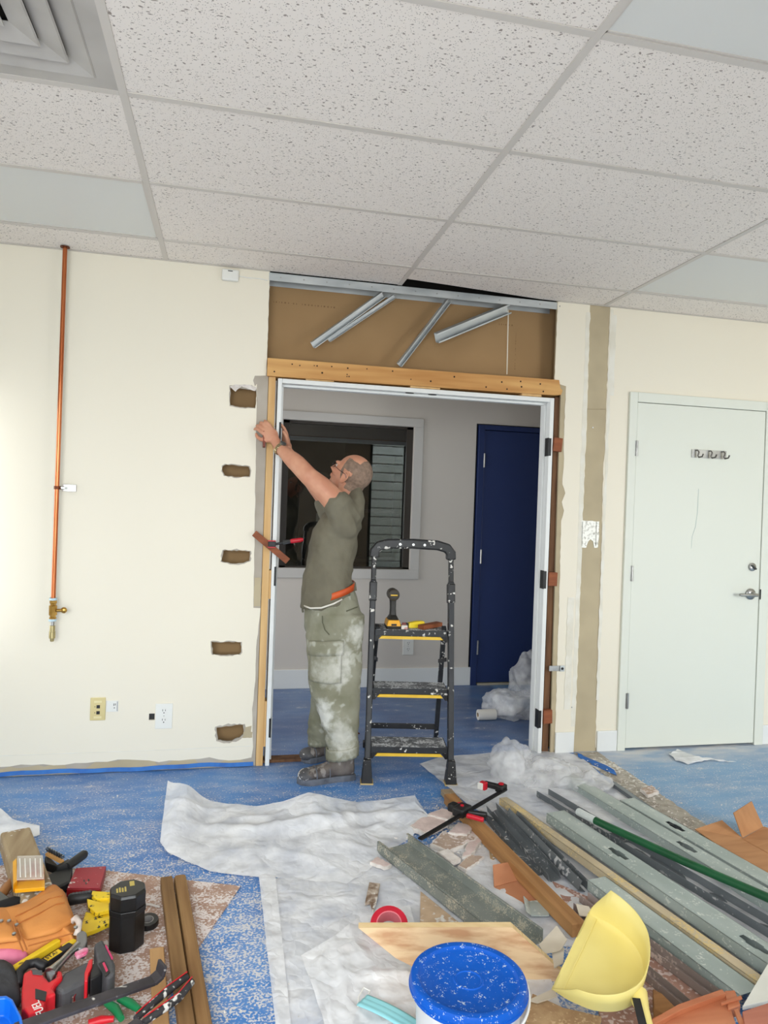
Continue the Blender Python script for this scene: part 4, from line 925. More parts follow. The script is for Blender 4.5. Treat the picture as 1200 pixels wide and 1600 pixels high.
# ---- cargo trousers
OLIVE2 = mat('dusty_olive_canvas', (124, 123, 102), (156, 155, 138), 6, .92, bump=.12, bscale=70, dust=.22, dscale=24, dustc=(172, 172, 158), dlow=.22, detail=5, lo=.36, hi=.70)
def stain(m, spots, colr, sc=26):
    nt = m.node_tree; N = nt.nodes; L = nt.links; b = N['Principled BSDF']; tc = N.new('ShaderNodeTexCoord')
    nz_ = N.new('ShaderNodeTexNoise'); nz_.inputs['Scale'].default_value = sc; nz_.inputs['Detail'].default_value = 5; L.new(tc.outputs['Object'], nz_.inputs['Vector'])
    for (p, r_, sz) in spots:
        mp = N.new('ShaderNodeMapping'); mp.inputs['Location'].default_value = [-p[i]/r_[i] for i in range(3)]; mp.inputs['Scale'].default_value = [1/r_[i] for i in range(3)]
        L.new(tc.outputs['Object'], mp.inputs[0]); ln = N.new('ShaderNodeVectorMath'); ln.operation = 'LENGTH'; L.new(mp.outputs[0], ln.inputs[0])
        ad = N.new('ShaderNodeMath'); ad.operation = 'MULTIPLY_ADD'; ad.inputs[1].default_value = 1.6; L.new(nz_.outputs['Fac'], ad.inputs[0]); L.new(ln.outputs['Value'], ad.inputs[2])
        mr = N.new('ShaderNodeMapRange'); mr.inputs[1].default_value = 1.75; mr.inputs[2].default_value = 1.15; mr.inputs[3].default_value = 0; mr.inputs[4].default_value = sz; L.new(ad.outputs[0], mr.inputs[0])
        mx = N.new('ShaderNodeMix'); mx.data_type = 'RGBA'; L.new(mr.outputs[0], mx.inputs['Factor']); src = b.inputs['Base Color'].links[0].from_socket
        L.new(src, mx.inputs[6]); mx.inputs[7].default_value = C(*colr); L.new(mx.outputs[2], b.inputs['Base Color'])
# rubbed-in plaster on seat, pocket and shin
stain(OLIVE2, [(L_(.655, -.235, .745), (.075, .12, .085), .8), (L_(.500, -.30, .335), (.060, .16, .115), .95), (L_(.590, -.32, .60), (.06, .12, .14), .7), (L_(.585, -.32, .24), (.09, .15, .12), .6), (L_(.52, -.30, .56), (.12, .15, .10), .45)], (214, 214, 206))
T_ = MB()
T_.loft([ring(L_(x, YC, z), rx, ry, 28, t, 2.4) for (x, z), rx, ry, t in (((.530, .945), .118, .152, .33), ((.540, .88), .138, .165, .25), ((.558, .80), .152, .172, .05), ((.556, .735), .146, .172, 0), ((.552, .70), .12, .165, 0))])
def leg(hip, knee, ank, xs):
    rg = []
    for z, x, rx, ry in xs:
        t = (hip.z-z)/(hip.z-ank.z); y = hip.y+(ank.y-hip.y)*t
        rg.append(ring(Vector((x-WO.x, y, z)), rx, ry, 22, 0, 2.2))
    T_.loft(rg)
leg(hipL, kneeL, ankL, [(.83, .565, .142, .098), (.72, .557, .148, .102), (.60, .556, .140, .100), (.48, .560, .130, .096), (.38, .576, .112, .086), (.28, .592, .096, .078), (.20, .604, .084, .072), (.155, .608, .078, .068), (.128, .610, .070, .062)])
leg(hipR, kneeR, ankR, [(.83, .575, .142, .098), (.72, .575, .145, .100), (.60, .580, .132, .096), (.48, .590, .120, .092), (.38, .585, .110, .086), (.28, .572, .100, .080), (.20, .560, .094, .075), (.155, .552, .086, .072), (.100, .556, .080, .068), (.075, .560, .072, .062)])
def tcloth(co):
    p = co+WO; low = max(0, .34-p.z)/.34
    n1 = noise.noise(Vector((p.x*8, p.y*8, p.z*8)))
    rings_ = noise.noise(Vector((p.x*7+3, p.y*6, p.z*38+p.x*14)))
    diag = noise.noise(Vector((p.x*10, p.y*8, (p.z+p.x*.9)*15)))
    return .008*n1+low*.011*rings_-.009*abs(diag)+.003
tro = remesh(T_, 'trousers', OLIVE2, W_, .0085, 5, tcloth)
SEAM = mat('olive_seam', (96, 96, 78), (104, 104, 86), 9, .9)
def onleg(x, z, extra=.0):     # point on the camera side of the near trouser leg
    xs = [(.83, .565, .142, .098), (.72, .557, .148, .102), (.60, .556, .140, .100), (.48, .560, .130, .096)]
    for i in range(3):
        if xs[i][0] >= z >= xs[i+1][0] or i == 2:
            t = (xs[i][0]-z)/(xs[i][0]-xs[i+1][0]); c_, rx, ry = [xs[i][j]+(xs[i+1][j]-xs[i][j])*t for j in (1, 2, 3)]; break
    u = max(-.995, min(.995, (x-c_)/rx)); tt = (.86-z)/.77; yc = YC-.085-.065*tt
    y = yc-ry*(1-abs(u)**2.2)**(1/2.2)
    return L_(x, y-.008-extra, z)
cp = MB(); cp.grid(14, 12, lambda u, v: onleg(.425+.150*u, .505+.150*v, .010*math.sin(math.pi*min(1, max(0, u)))**.5)); cpo = cp.build('cargo_pocket', OLIVE2, W_, smooth='all', solid=.006, fixn=False)
cf = MB(); cf.grid(14, 4, lambda u, v: onleg(.418+.163*u, .640+.072*v+.012*(u-.5), .016)); cf.build('flap', OLIVE2, cpo, smooth='all', solid=.006, fixn=False)
q = MB().tube([onleg(.475, .835, .004), onleg(.478, .80, .004), onleg(.490, .765, .004), onleg(.512, .742, .004)], .003, 6); q.build('pocket_seam', SEAM, W_)
q = MB().tube([L_(.600, YC-.170, .855), L_(.630, YC-.150, .862), L_(.665, YC-.115, .868)], .0035, 6); q.build('back_pocket_welt', SEAM, W_)
for nm, a, zc in (('cuff_gather', ankL, .142), ('cuff_gather', ankR, .115)):
    q = MB(); n = 40
    q.grid(n, 4, lambda u, v: Vector((a.x+.006+(.079+.004*math.sin(u*2*math.pi*16))*math.cos(u*2*math.pi), a.y+(.068+.004*math.sin(u*2*math.pi*16))*math.sin(u*2*math.pi), zc+(v-.5)*.055+.010*math.cos(u*2*math.pi))))
    q.build(nm, OLIVE2, W_, smooth='all', solid=.006, fixn=False)
# ---- boots
BOOT = mat('worn_boot_leather', (112, 104, 98), (84, 76, 72), 16, .75, bump=.12, bscale=60, dust=.45, dscale=40, dustc=(140, 134, 130), dlow=.25)
SOLE = mat('boot_sole', (112, 116, 124), (84, 88, 96), 20, .85, bump=.1)
CAPM = mat('boot_toe_cap', (70, 70, 74), (96, 94, 94), 22, .6, dust=.3, dscale=50)
def boot(heel, toe, nm):
    d = (toe-heel); Ln = d.length; yaw = math.atan2(d.y, d.x)
    bt_ = thing(nm, None, None); bt_.parent = W_; bt_.location = heel-WO; bt_.rotation_euler = (0, 0, yaw)
    outline = [(0, .0), (.0, .030), (.03, .039), (.09, .036), (.14, .040), (.20, .050), (.245, .046), (.275, .030), (.288, .0)]
    outline = [(x*Ln/.288, y) for x, y in outline]
    full = outline+[(x, -y) for x, y in reversed(outline[1:-1])]
    MB().slab([[(x, y*1.06) for x, y in full]], lambda a, b_, t: Vector((a, b_, t+(.010 if a > .26*Ln/.288 else 0)*0)), .0, .030).build('sole', SOLE, bt_, bevel=.005)
    U = MB(); rg = []
    for x, h_, w_, zb in ((.006, .085, .034, .024), (.03, .112, .042, .022), (.07, .120, .043, .022), (.11, .110, .042, .022), (.145, .088, .045, .022), (.19, .074, .050, .022), (.235, .068, .048, .022), (.268, .054, .034, .022), (.284, .036, .012, .022)):
        x = x*Ln/.288; rr = []
        for k in range(16):
            a = 2*math.pi*k/16; cz, sy = math.cos(a), math.sin(a)
            rr.append(Vector((x, w_*math.copysign(abs(sy)**.8, sy), zb+(h_-zb)*(.5+.5*math.copysign(abs(cz)**.7, cz)))))
        rg.append(rr)
    U.loft(rg)
    U.loft([[Vector((.052+.050*math.cos(2*math.pi*k/16), .044*math.sin(2*math.pi*k/16), z)) for k in range(16)] for z in (.06, .10, .16)])
    remesh(U, 'upper', BOOT, bt_, .006, 5)
    cpm = MB().ell((.238*Ln/.288, 0, .036), (.047, .0505, .035), None, 18, 12); cpm.build('toe_cap', CAPM, bt_, smooth='all')
    q = MB().tube([Vector((.20*Ln/.288-.03*math.cos(a)*0, .052*math.sin(a), .040+.038*math.cos(a))) for a in [R(-100+200*k/12) for k in range(13)]], .0035, 6); q.build('cap_seam', SOLE, bt_)
    q = MB().tube([Vector((.135*Ln/.288, .049*math.sin(a), .042+.052*math.cos(a))) for a in [R(-100+200*k/12) for k in range(13)]], .003, 6); q.build('vamp_seam', SOLE, bt_)
    return bt_
boot(Vector((.672, -.232, 0)), Vector((.378, -.268, 0)), 'boot')
boot(Vector((.640, .085, 0)), Vector((.430, .025, 0)), 'boot')
# red-flecked lace ends at the heel
q = MB()
for k in range(6):
    z = .10+.022*k; q.tube([L_(.672, -.20+.004*k, z), L_(.690+.006*(k % 2), -.205, z+.008), L_(.676, -.21, z+.02)], .004, 6)
q.build('boot_laces', mat('red_laces', (120, 34, 36), (40, 30, 32), 60, .8), W_)
# shim held in the left hand
tag(MB().box((.172, -.044, 1.712), (.012, .05, .082), Euler((0, R(-2), 0))).build('wood_shim', mat('red_cedar', (134, 58, 34), (110, 46, 28), 8, .6), bevel=.001), 'reddish wood shim pinched in the raised hand', 'shim')
# ================================================================== HELPERS FOR THINGS LYING ON THE FLOOR
def outline(px, z): return [FZ(u, v, z) for u, v in px]
def flat(px, z0, z1, name, m, parent=None, bevel=.0015, hole=None, **k):
    """solid board whose upper face lies at height z1 over the given floor outline"""
    pts = outline(px, z1); q = MB()
    q.slab([[(p.x, p.y) for p in pts]], lambda a, b, t: Vector((a, b, t)), z0, z1)
    o = q.build(name, m, parent, bevel=bevel, **k)
    if parent: o.location = -parent.location
    return o
def puff(px, z0, z1, name, m, parent=None, inset=.80, bulge=.012, amp=.004, sc=22, sub=1, seed=0):
    """soft, cushion-like body over a floor outline (cloth, leather)"""
    pts = outline(px, z1*.6); n0 = len(pts); P = []
    for i in range(n0):
        a, b = pts[i], pts[(i+1) % n0]; k = max(1, int((b-a).length/.018))
        P += [a.lerp(b, j/k) for j in range(k)]
    c_ = sum(P, Vector())/len(P); q = MB(); rings = []
    for f_, z in ((.97, z0), (1.0, z0+(z1-z0)*.35), (.985, z0+(z1-z0)*.7), ((1+inset)/2, z1), (inset*.8, z1+bulge*.6), (inset*.45, z1+bulge)):
        rings.append([Vector((c_.x+(p.x-c_.x)*f_, c_.y+(p.y-c_.y)*f_, z+amp*noise.noise(Vector((p.x*sc*f_, p.y*sc*f_, z*sc+seed))))) for p in P])
    q.loft(rings, cap=False); n = len(P); k = len(q.v); q.v.append(Vector((c_.x, c_.y, z1+bulge)))
    q.f += [((len(rings)-1)*n+i, (len(rings)-1)*n+(i+1) % n, k) for i in range(n)]
    q.f.append(tuple(range(n-1, -1, -1)))
    o = q.build(name, m, parent, smooth='all', sub=sub)
    if parent: o.location = -parent.location
    return o
def rel(mb, name, m, parent, **k):
    o = mb.build(name, m, parent, **k); o.location = -parent.location; return o
def text(s, size, m, parent, name, loc, rot, ext=.0004):
    cu = bpy.data.curves.new('txt', 'FONT'); cu.body = s; cu.size = size; cu.extrude = ext; cu.align_x = 'CENTER'; cu.align_y = 'CENTER'
    o = bpy.data.objects.new('txt', cu); col.objects.link(o)
    dg = bpy.context.evaluated_depsgraph_get(); dg.update(); me = bpy.data.meshes.new_from_object(o.evaluated_get(dg)); bpy.data.objects.remove(o)
    me.materials.clear(); me.materials.append(m); r = bpy.data.objects.new(name, me); col.objects.link(r)
    r.location = loc; r.rotation_euler = rot
    if parent: r.parent = parent; r.location = Vector(loc)-parent.location
    return r
def sheet_material(name, a0, a1, colr=(246, 247, 249)):
    m = bpy.data.materials.new(name); m.use_nodes = True; nt = m.node_tree; N = nt.nodes; L = nt.links
    b = N['Principled BSDF']; b.inputs['Base Color'].default_value = C(*colr); b.inputs['Roughness'].default_value = .32
    tc = N.new('ShaderNodeTexCoord'); n1 = N.new('ShaderNodeTexNoise'); n1.inputs['Scale'].default_value = 9; n1.inputs['Detail'].default_value = 3
    L.new(tc.outputs['Object'], n1.inputs['Vector'])
    mr = N.new('ShaderNodeMapRange'); mr.inputs[1].default_value = .35; mr.inputs[2].default_value = .65; mr.inputs[3].default_value = a0; mr.inputs[4].default_value = a1
    L.new(n1.outputs['Fac'], mr.inputs[0]); L.new(mr.outputs[0], b.inputs['Alpha'])
    bp = N.new('ShaderNodeBump'); bp.inputs['Strength'].default_value = .36; bp.inputs['Distance'].default_value = .03
    n2 = N.new('ShaderNodeTexVoronoi'); n2.feature = 'DISTANCE_TO_EDGE'; n2.inputs['Scale'].default_value = 9
    wv = N.new('ShaderNodeVectorMath'); wv.operation = 'MULTIPLY_ADD'; wv.inputs[1].default_value = (.18, .18, .18); L.new(n1.outputs['Color'], wv.inputs[0]); L.new(tc.outputs['Object'], wv.inputs[2])
    L.new(wv.outputs[0], n2.inputs['Vector']); L.new(n2.outputs['Distance'], bp.inputs['Height']); L.new(bp.outputs[0], b.inputs['Normal'])
    return m
FILM = sheet_material('clear_film', .58, .86); FILM2 = sheet_material('milky_film', .60, .84)
FILM3 = sheet_material('bag_film', .22, .46)
def polyl(pts, t):
    d = [0]
    for i in range(len(pts)-1): d.append(d[-1]+(pts[i+1]-pts[i]).length)
    x = t*d[-1]
    for i in range(len(pts)-1):
        if x <= d[i+1] or i == len(pts)-2:
            k = (x-d[i])/max(1e-9, d[i+1]-d[i]); return pts[i].lerp(pts[i+1], min(1, max(0, k)))
def film(top, bot, name, label, m, amp=.012, sc=5., seed=0, nx=110, ny=60, base=.004, rid=None):
    A = [FZ(*p) for p in [(q+(0,))[:3] for q in top]]; B_ = [FZ(*p) for p in [(q+(0,))[:3] for q in bot]]
    def fn(u, v):
        p = polyl(A, u).lerp(polyl(B_, u), v); e = min(1, 6*min(v, 1-v))*.7+.3
        n1 = noise.noise(Vector((p.x*sc+seed, p.y*sc*1.2, seed))); n2 = noise.noise(Vector((p.x*sc*2.7, p.y*sc*2.2+seed, seed+4))); n3 = noise.noise(Vector((p.x*sc*.9+7, p.y*sc*.8, seed+9)))
        z = amp*.55*e*(1.5*(.5-abs(n1))**2*2+.7*(.4-abs(n2))+.5*n3)
        if rid: z += rid(u, v)
        return Vector((p.x, p.y, max(base, p.z+base+z)))
    q = MB().grid(nx, ny, fn)
    return tag(q.build(name, m, smooth='all', fixn=False), label, 'plastic sheet', 'plastic sheeting on the floor')
# ================================================================== PLASTIC SHEETING
film([(262, 1222, .10), (285, 1243, .05), (330, 1255, .02), (400, 1262, .03), (440, 1255, .06), (482, 1240, .09), (520, 1248, .07), (560, 1256, .03), (600, 1252, .04), (648, 1245, .05), (668, 1276, .01)],
     [(250, 1318, .01), (262, 1334, .01), (290, 1348), (330, 1364), (400, 1372), (470, 1376), (540, 1384), (575, 1362), (600, 1340), (640, 1312), (668, 1284)],
     'plastic_sheet', 'crumpled milky plastic drop sheet in front of the man', FILM2, .030, 4.2, 3, rid=lambda u, v: .05*math.exp(-((u-.08)/.05)**2)*(1-v)+.03*math.exp(-((v-.35-.3*(.55-u))/.07)**2)*math.exp(-((u-.5)/.3)**2))
film([(408, 1376), (430, 1374), (500, 1372), (560, 1352), (620, 1335), (700, 1318), (775, 1300)], [(442, 1660), (480, 1660), (540, 1660), (610, 1660), (700, 1660), (800, 1660), (900, 1640)],
     'plastic_sheet', 'wide clear plastic drop sheet lying under the blue-lidded pail', FILM, .012, 5, 8, 120, 90, base=.003)
film([(404, 1372), (416, 1370), (430, 1372)], [(436, 1660), (448, 1660), (460, 1660)], 'plastic_sheet', 'folded edge strip of plastic film along the blue floor', FILM, .010, 6, 14, 20, 80, base=.010)
film([(470, 1500, .01), (520, 1470, .03), (560, 1440, .02), (640, 1420)], [(520, 1650), (580, 1650), (640, 1650), (700, 1650)], 'plastic_sheet', 'loose crinkled film under the face mask', FILM, .022, 7, 21, 60, 60, base=.012)
film([(655, 1195), (690, 1183), (740, 1180), (800, 1174), (862, 1170), (905, 1182)], [(708, 1238), (735, 1262), (790, 1290), (850, 1300), (930, 1300), (995, 1262)], 'plastic_sheet', 'flat clear plastic sheet right of the ladder foot', FILM2, .012, 5, 31, 70, 40, base=.004)
film([(-40, 1266, .02), (0, 1264, .04), (20, 1282, .03), (62, 1292, .01)], [(-40, 1330), (0, 1322), (25, 1318), (62, 1306)], 'plastic_sheet', 'small scrap of plastic film behind the timber offcut', FILM2, .015, 8, 41, 24, 16)
def blob(name, label, parts, m, amp=.03, sc=9., seed=0, n=36, k=20):
    q = MB()
    for c_, r_ in parts:
        k0 = len(q.v); q.ell(c_, r_, None, n, k)
        for i in range(k0, len(q.v)):
            p = q.v[i]; d = (p-Vector(c_)).normalized()
            nn = noise.noise(Vector((p.x*sc, p.y*sc, p.z*sc+seed))); n2 = noise.noise(Vector((p.x*sc*2.6, p.y*sc*2.6, p.z*sc*2.6+seed)))
            p = p+d*amp*(1.2*(.3-abs(nn))+.5*(.3-abs(n2))); p.z = max(.004, p.z); q.v[i] = p
    return tag(q.build(name, m, smooth='all', fixn=False), label, 'plastic bag')
a = FZ(800, 1215)
blob('plastic_bag', 'puffed clear plastic bag lying right of the ladder', [((a.x, a.y+.02, .06), (.10, .12, .12)), ((a.x+.15, a.y-.05, .03), (.20, .12, .06)), ((a.x+.32, a.y-.16, .02), (.14, .10, .04))], FILM3, .055, 10, 5, 60, 36)
a = FZ(800, 1122)
blob('trash_bag', 'clear plastic rubbish bag slumped in the hall by the navy door', [((a.x+.04, a.y+.02, .08), (.17, .13, .10)), ((a.x+.17, a.y+.12, .18), (.13, .12, .23)), ((a.x-.04, a.y+.08, .07), (.12, .12, .08))], FILM3, .065, 8, 9, 60, 36)
t = thing('paper_roll', 'white paper roll poking out of the rubbish bag in the hall', 'paper roll', (a.x-.19, a.y-.02, .035))
MB().lathe([(.014, -.06), (.034, -.06), (.035, -.055), (.035, .06), (.033, .062), (.014, .062)], 20, (0, 0, 0), Matrix.Rotation(R(90), 3, 'Y')).build('roll', mat('paper_white', (226, 222, 214), None, 9, .9), t, smooth=True)
MB().lathe([(.012, -.061), (.0142, -.061), (.0142, .063), (.012, .063)], 16, (0, 0, 0), Matrix.Rotation(R(90), 3, 'Y')).build('core', mat('card_core', (176, 150, 116), None, 9, .9), t)
tag(MB().slab([ragged([(p.x, p.y) for p in outline([(1045, 1180), (1060, 1172), (1085, 1183), (1150, 1193), (1110, 1189), (1075, 1195), (1055, 1190)], 0)], .02, .004, 7)], lambda x, y, t_: Vector((x, y, t_+.008*abs(math.sin(x*60)))), .002, .0035).build('plastic_scrap', FILM2), 'white plastic shred on the floor before the white door', 'plastic scrap')

film([(700, 1290), (780, 1282), (860, 1275), (960, 1262), (1060, 1300), (1140, 1350)], [(760, 1460), (840, 1480), (930, 1480), (1040, 1500), (1180, 1520), (1330, 1520)], 'plastic_sheet', 'dusty plastic sheet under the heap of studs', FILM2, .008, 6, 51, 60, 40, base=.002)
tag(flat([(862, 1376), (1010, 1440), (1120, 1540), (1060, 1640), (940, 1600), (900, 1440)], .0025, .005, 'hardboard_offcut', mat('pink_dusty_board', (178, 138, 122), (160, 120, 104), 9, .9, dust=.5, dscale=90, dustc=(216, 196, 188), dlow=.2)), 'pinkish dusty board under the thin brownish tracks', 'board')
# ================================================================== STEEL STUDS AND LUMBER (right)
GALD = mat('dusty_galvanised', (190, 200, 196), (166, 178, 174), 10, .55, .25, stretch=(.3, 1, 1), dust=.16, dscale=110, dustc=(206, 212, 204), dlow=.22)
GALDK = mat('dark_galvanised', (136, 142, 146), (112, 118, 122), 10, .45, .4, stretch=(.3, 1, 1), dust=.10, dscale=60, dustc=(190, 190, 190))
GALTAN = mat('sawdust_strip', (206, 190, 158), (186, 170, 140), 14, .85, 0, stretch=(.4, 1, 1), dust=.5, dscale=110, dustc=(220, 196, 140), dlow=.1)
GALPK = mat('brownish_galvanised', (172, 156, 150), (148, 134, 128), 10, .6, .2, stretch=(.3, 1, 1), dust=.2, dscale=80, dustc=(206, 188, 178))
GALSAW = mat('sawdusted_track', (150, 156, 150), (132, 138, 132), 9, .6, .25, stretch=(.5, 1, 1), dust=.40, dscale=190, dustc=(190, 184, 166), dlow=.10)
LUM = mat('brown_lumber', (166, 118, 70), (140, 96, 54), 6, .75, bump=.06, bscale=30, stretch=(.35, 5, 5))
G2 = 'steel studs heaped on the floor'
def st(label, u0, v0, u1, v1, w_, h_, m, z=0., up=True, roll=0, holes=(), lip=.008, z1=None, name='metal_stud', zt=None):
    zz = z+h_ if up else z+h_
    p0 = FZ(u0, v0, zz); p1 = FZ(u1, v1, (z1 if z1 is not None else z)+h_)
    p0.z = z; p1.z = z1 if z1 is not None else z
    return channel(name, label, 'metal stud', p0, p1, w_, h_, m, roll=roll, up=up, lip=lip, holes=holes, group=G2)
def frac(u0, v0, u1, v1, u, v, z):
    a_, b_, c_ = FZ(u0, v0, z), FZ(u1, v1, z), FZ(u, v, z); d = b_-a_; return (c_-a_).dot(d)/d.dot(d)
st('galvanised stud with a knock-out nearest the paler blue floor', 980, 1248, 1330, 1448, .085, .036, GALD, .004, holes=(frac(980, 1248, 1330, 1448, 1055, 1291, .04),))
st('long galvanised stud with a knock-out lying left of the outermost stud', 888, 1212, 1330, 1477, .085, .036, GALD, .003, z1=.003, holes=(frac(888, 1212, 1330, 1477, 1072, 1323, .04),))
st('dark upturned track passing under the white hose end', 848, 1234, 1310, 1505, .072, .032, GALDK, .003, up=False, lip=0)
st('wide dusty stud with two knock-outs in the middle of the heap', 868, 1268, 1300, 1556, .095, .040, GALD, .030, holes=(frac(868, 1268, 1300, 1556, 968, 1333, .07), frac(868, 1268, 1300, 1556, 1180, 1475, .07)))
st('narrow strip furring coated in yellow sawdust', 786, 1246, 1230, 1560, .040, .030, GALTAN, .022, lip=0)
st('pale green-grey stud running to the white board', 932, 1372, 1172, 1550, .080, .036, GALD, .016)
st('thin brownish track beside the dustpan, upper of two', 912, 1396, 1140, 1566, .040, .026, GALPK, .006, up=False, lip=0)
st('thin brownish track beside the dustpan, lower of two', 890, 1412, 1090, 1580, .036, .024, GALPK, .005, up=False, lip=0)
st('crumpled dark track beside the brown lumber', 770, 1256, 868, 1362, .048, .034, GALDK, .006, up=False, roll=14, lip=0)
st('dark open track between crumpled track and sawdust strip', 798, 1264, 912, 1378, .046, .036, GALDK, .028, up=False, roll=-20, lip=0, z1=.006)
st('flattened dark channel hugging the brown lumber', 762, 1268, 838, 1360, .050, .020, GALDK, .004, up=False, roll=0, lip=0)
st('thin grey angle along the removed wall line', 958, 1222, 1075, 1304, .030, .020, GALDK, .004, lip=0)
st('wide sawdusted steel track in the foreground', 614, 1308, 822, 1462, .150, .042, GALSAW, .012, up=False, lip=.010)
p0, p1 = FZ(702, 1238, .06), FZ(905, 1440, .06)
dl = p1-p0; lb = MB().bx(-.026, .026, -dl.length, 0, 0, .045).build('lumber_batten', mat('brown_lumber_long', (176, 130, 80), (146, 102, 58), 5, .75, bump=.06, bscale=26, stretch=(6, .4, 6)), bevel=.003, loc=(p0.x, p0.y, .010))
lb.rotation_euler = (0, 0, math.atan2(dl.y, dl.x)+math.pi/2); tag(lb, 'brown lumber batten under the black and red bar clamp', 'lumber')
# green pole with a ribbed white hose end
a, b = FZ(930, 1282, .09), FZ(1240, 1420, .10)
t = thing('green_pole', 'dark green pole with ribbed white hose end lying over the studs', 'pole', (a.x, a.y, 0))
mid = a.lerp(b, .5)+Vector((.004, .006, -.008))
rel(MB().tube([a, a.lerp(mid, .5), mid, mid.lerp(b, .5), b], .0155, 14), 'tube', mat('green_plastic', (18, 92, 52), (14, 80, 44), 8, .4), t, smooth=True)
c_ = FZ(903, 1268, .085); d = (a-c_)
q = MB(); n = 24
q.tube([c_+d*(k/n) for k in range(n+1)], [.0145+.0018*(k % 2) for k in range(n+1)], 14); rel(q, 'ribbed_hose', mat('hose_white', (206, 212, 210), None, 20, .5), t)
# bar clamp
t = thing('bar_clamp', 'black and red quick-grip bar clamp lying across the brown lumber', 'bar clamp', FZ(728, 1268, .08)); t.location.z = .062
a, b = FZ(656, 1311, .075), FZ(790, 1233, .095)
rel(MB().bar(a, b, .020, .007), 'bar', BLACKM, t, bevel=.001)
d = (b-a).normalized(); s_ = d.cross(Vector((0, 0, 1))).normalized(); up_ = s_.cross(d); M3 = Matrix((d, s_, up_)).transposed()
hc = FZ(722, 1266, .085)
bd = MB().box(hc, (.075, .058, .040), M3); bd.box(hc+s_*-.04+d*.0, (.045, .05, .034), M3)
o = rel(bd, 'sliding_head', BLACKP, t, bevel=.008)
rel(MB().bar(hc+s_*.03+d*-.002, hc+s_*.105+d*.035, .024, .022), 'pistol_grip', BLACKP, t, bevel=.007)
rel(MB().bar(hc+s_*.046+d*-.034+up_*.004, hc+s_*.12+d*-.014, .020, .018), 'trigger', RED, t, bevel=.006)
rel(MB().bar(hc+s_*-.060+d*-.004, hc+s_*-.022+d*.028+up_*.01, .018, .02), 'release_lever', RED, t, bevel=.005)
rel(MB().cyl(hc+up_*.020, hc+up_*.024, .008), 'pivot_dot', RED, t)
fx = FZ(783, 1231, .098)
rel(MB().box(fx, (.048, .042, .034), M3).bar(fx, fx+s_*-.085+d*-.012, .026, .026), 'fixed_jaw', BLACKP, t, bevel=.007)
rel(MB().cyl(fx+up_*.017, fx+up_*.022, .012), 'jaw_button', RED, t)
rel(MB().box(fx+s_*-.075+d*-.034, (.026, .032, .036), M3), 'jaw_pad', RED, t, bevel=.004)
rel(MB().box(fx+s_*-.082+d*-.050, (.012, .026, .030), M3), 'clear_pad', PLAST, t, bevel=.003)
# block at the ladder foot
a, b = FZ(697, 1232, .03), FZ(722, 1262, .03)
tag(MB().bar((a.x, a.y, .016), (b.x, b.y, .016), .055, .026).build('wood_offcut', mat('dusty_offcut', (178, 160, 132), (150, 130, 104), 10, .85, dust=.3, dscale=60), bevel=.003), 'dusty wood offcut against the right ladder foot', 'wood offcut')

# ================================================================== DRYWALL CHUNKS, CARDBOARD, SCRAP
CHF = mat('drywall_paper_face', (190, 168, 150), (172, 150, 134), 16, .9, dust=.35, dscale=60, dustc=(226, 214, 208))
PINK = mat('pink_plaster', (226, 206, 200), (206, 186, 180), 22, .95, bump=.15, bscale=70)
def chunk(px, z0, z1, label, face=CHF, seed=0):
    base_ = outline(px, z1); pts = ragged([(p.x, p.y) for p in base_], .015, .004, seed)
    t = thing('drywall_chunk', label, 'drywall chunk', (base_[0].x, base_[0].y, z0), (0, 0, 0), 'broken drywall by the bar clamp')
    g = lambda a_, b_, tt: Vector((a_, b_, tt))
    o = MB().slab([pts], g, z0, z1-.0015).build('gypsum_core', GYPSUM, t); o.location = -t.location
    c2 = sum((Vector(p) for p in pts), Vector((0, 0)))/len(pts)
    ins = [tuple(c2+(Vector(p)-c2)*.90) for p in pts]
    o = MB().slab([ins], g, z1-.0015, z1).build('paper_face', face, t); o.location = -t.location
chunk([(672, 1318), (690, 1300), (730, 1298), (750, 1308), (700, 1330)], .004, .022, 'brown-faced drywall chunk with a white broken edge below the clamp bar', seed=1)
chunk([(722, 1340), (740, 1290), (762, 1300), (736, 1336)], .004, .020, 'tall pale drywall chunk leaning along the brown lumber', PINK, 2)
chunk([(715, 1352), (735, 1334), (757, 1338), (728, 1358)], .004, .018, 'small tan drywall chunk with white edge nearest the lumber end', seed=3)
chunk([(682, 1330), (700, 1325), (720, 1342), (705, 1348)], .016, .030, 'bright white curled gypsum flake', GYPSUM, 4)
chunk([(640, 1290), (660, 1276), (690, 1272), (700, 1286), (664, 1302)], .006, .026, 'pinkish plaster slab behind the foreground track', PINK, 5)
chunk([(668, 1272), (690, 1262), (712, 1268), (700, 1280)], .010, .034, 'pinkish plaster lump nearest the drop sheet', PINK, 6)
chunk([(700, 1300), (716, 1284), (742, 1290), (730, 1304)], .010, .030, 'grey-pink plaster piece under the clamp bar', PINK, 7)
chunk([(578, 1346), (590, 1338), (612, 1350), (600, 1354)], .006, .020, 'small broken plaster bit under the left end of the foreground track', PINK, 8)
chunk([(1000, 1232), (1018, 1226), (1030, 1236), (1012, 1242)], .006, .022, 'brownish plaster crumb beside the outermost studs', seed=9)
CARD = mat('cardboard', (192, 142, 98), (180, 130, 88), 6, .9, bump=.03, bscale=60, stretch=(1, 6, 1))
CARD2 = mat('orange_cardboard', (196, 134, 96), (182, 120, 84), 6, .9, bump=.03, bscale=50)
t = thing('cardboard_piece', 'folded orange-brown cardboard piece beside the brown lumber', 'cardboard', FZ(800, 1390)); t.location.z = 0
fl_ = [(772, 1386), (815, 1374), (872, 1424), (826, 1414)]
flat(fl_, .004, .008, 'flat_panel', CARD2, t, bevel=0)
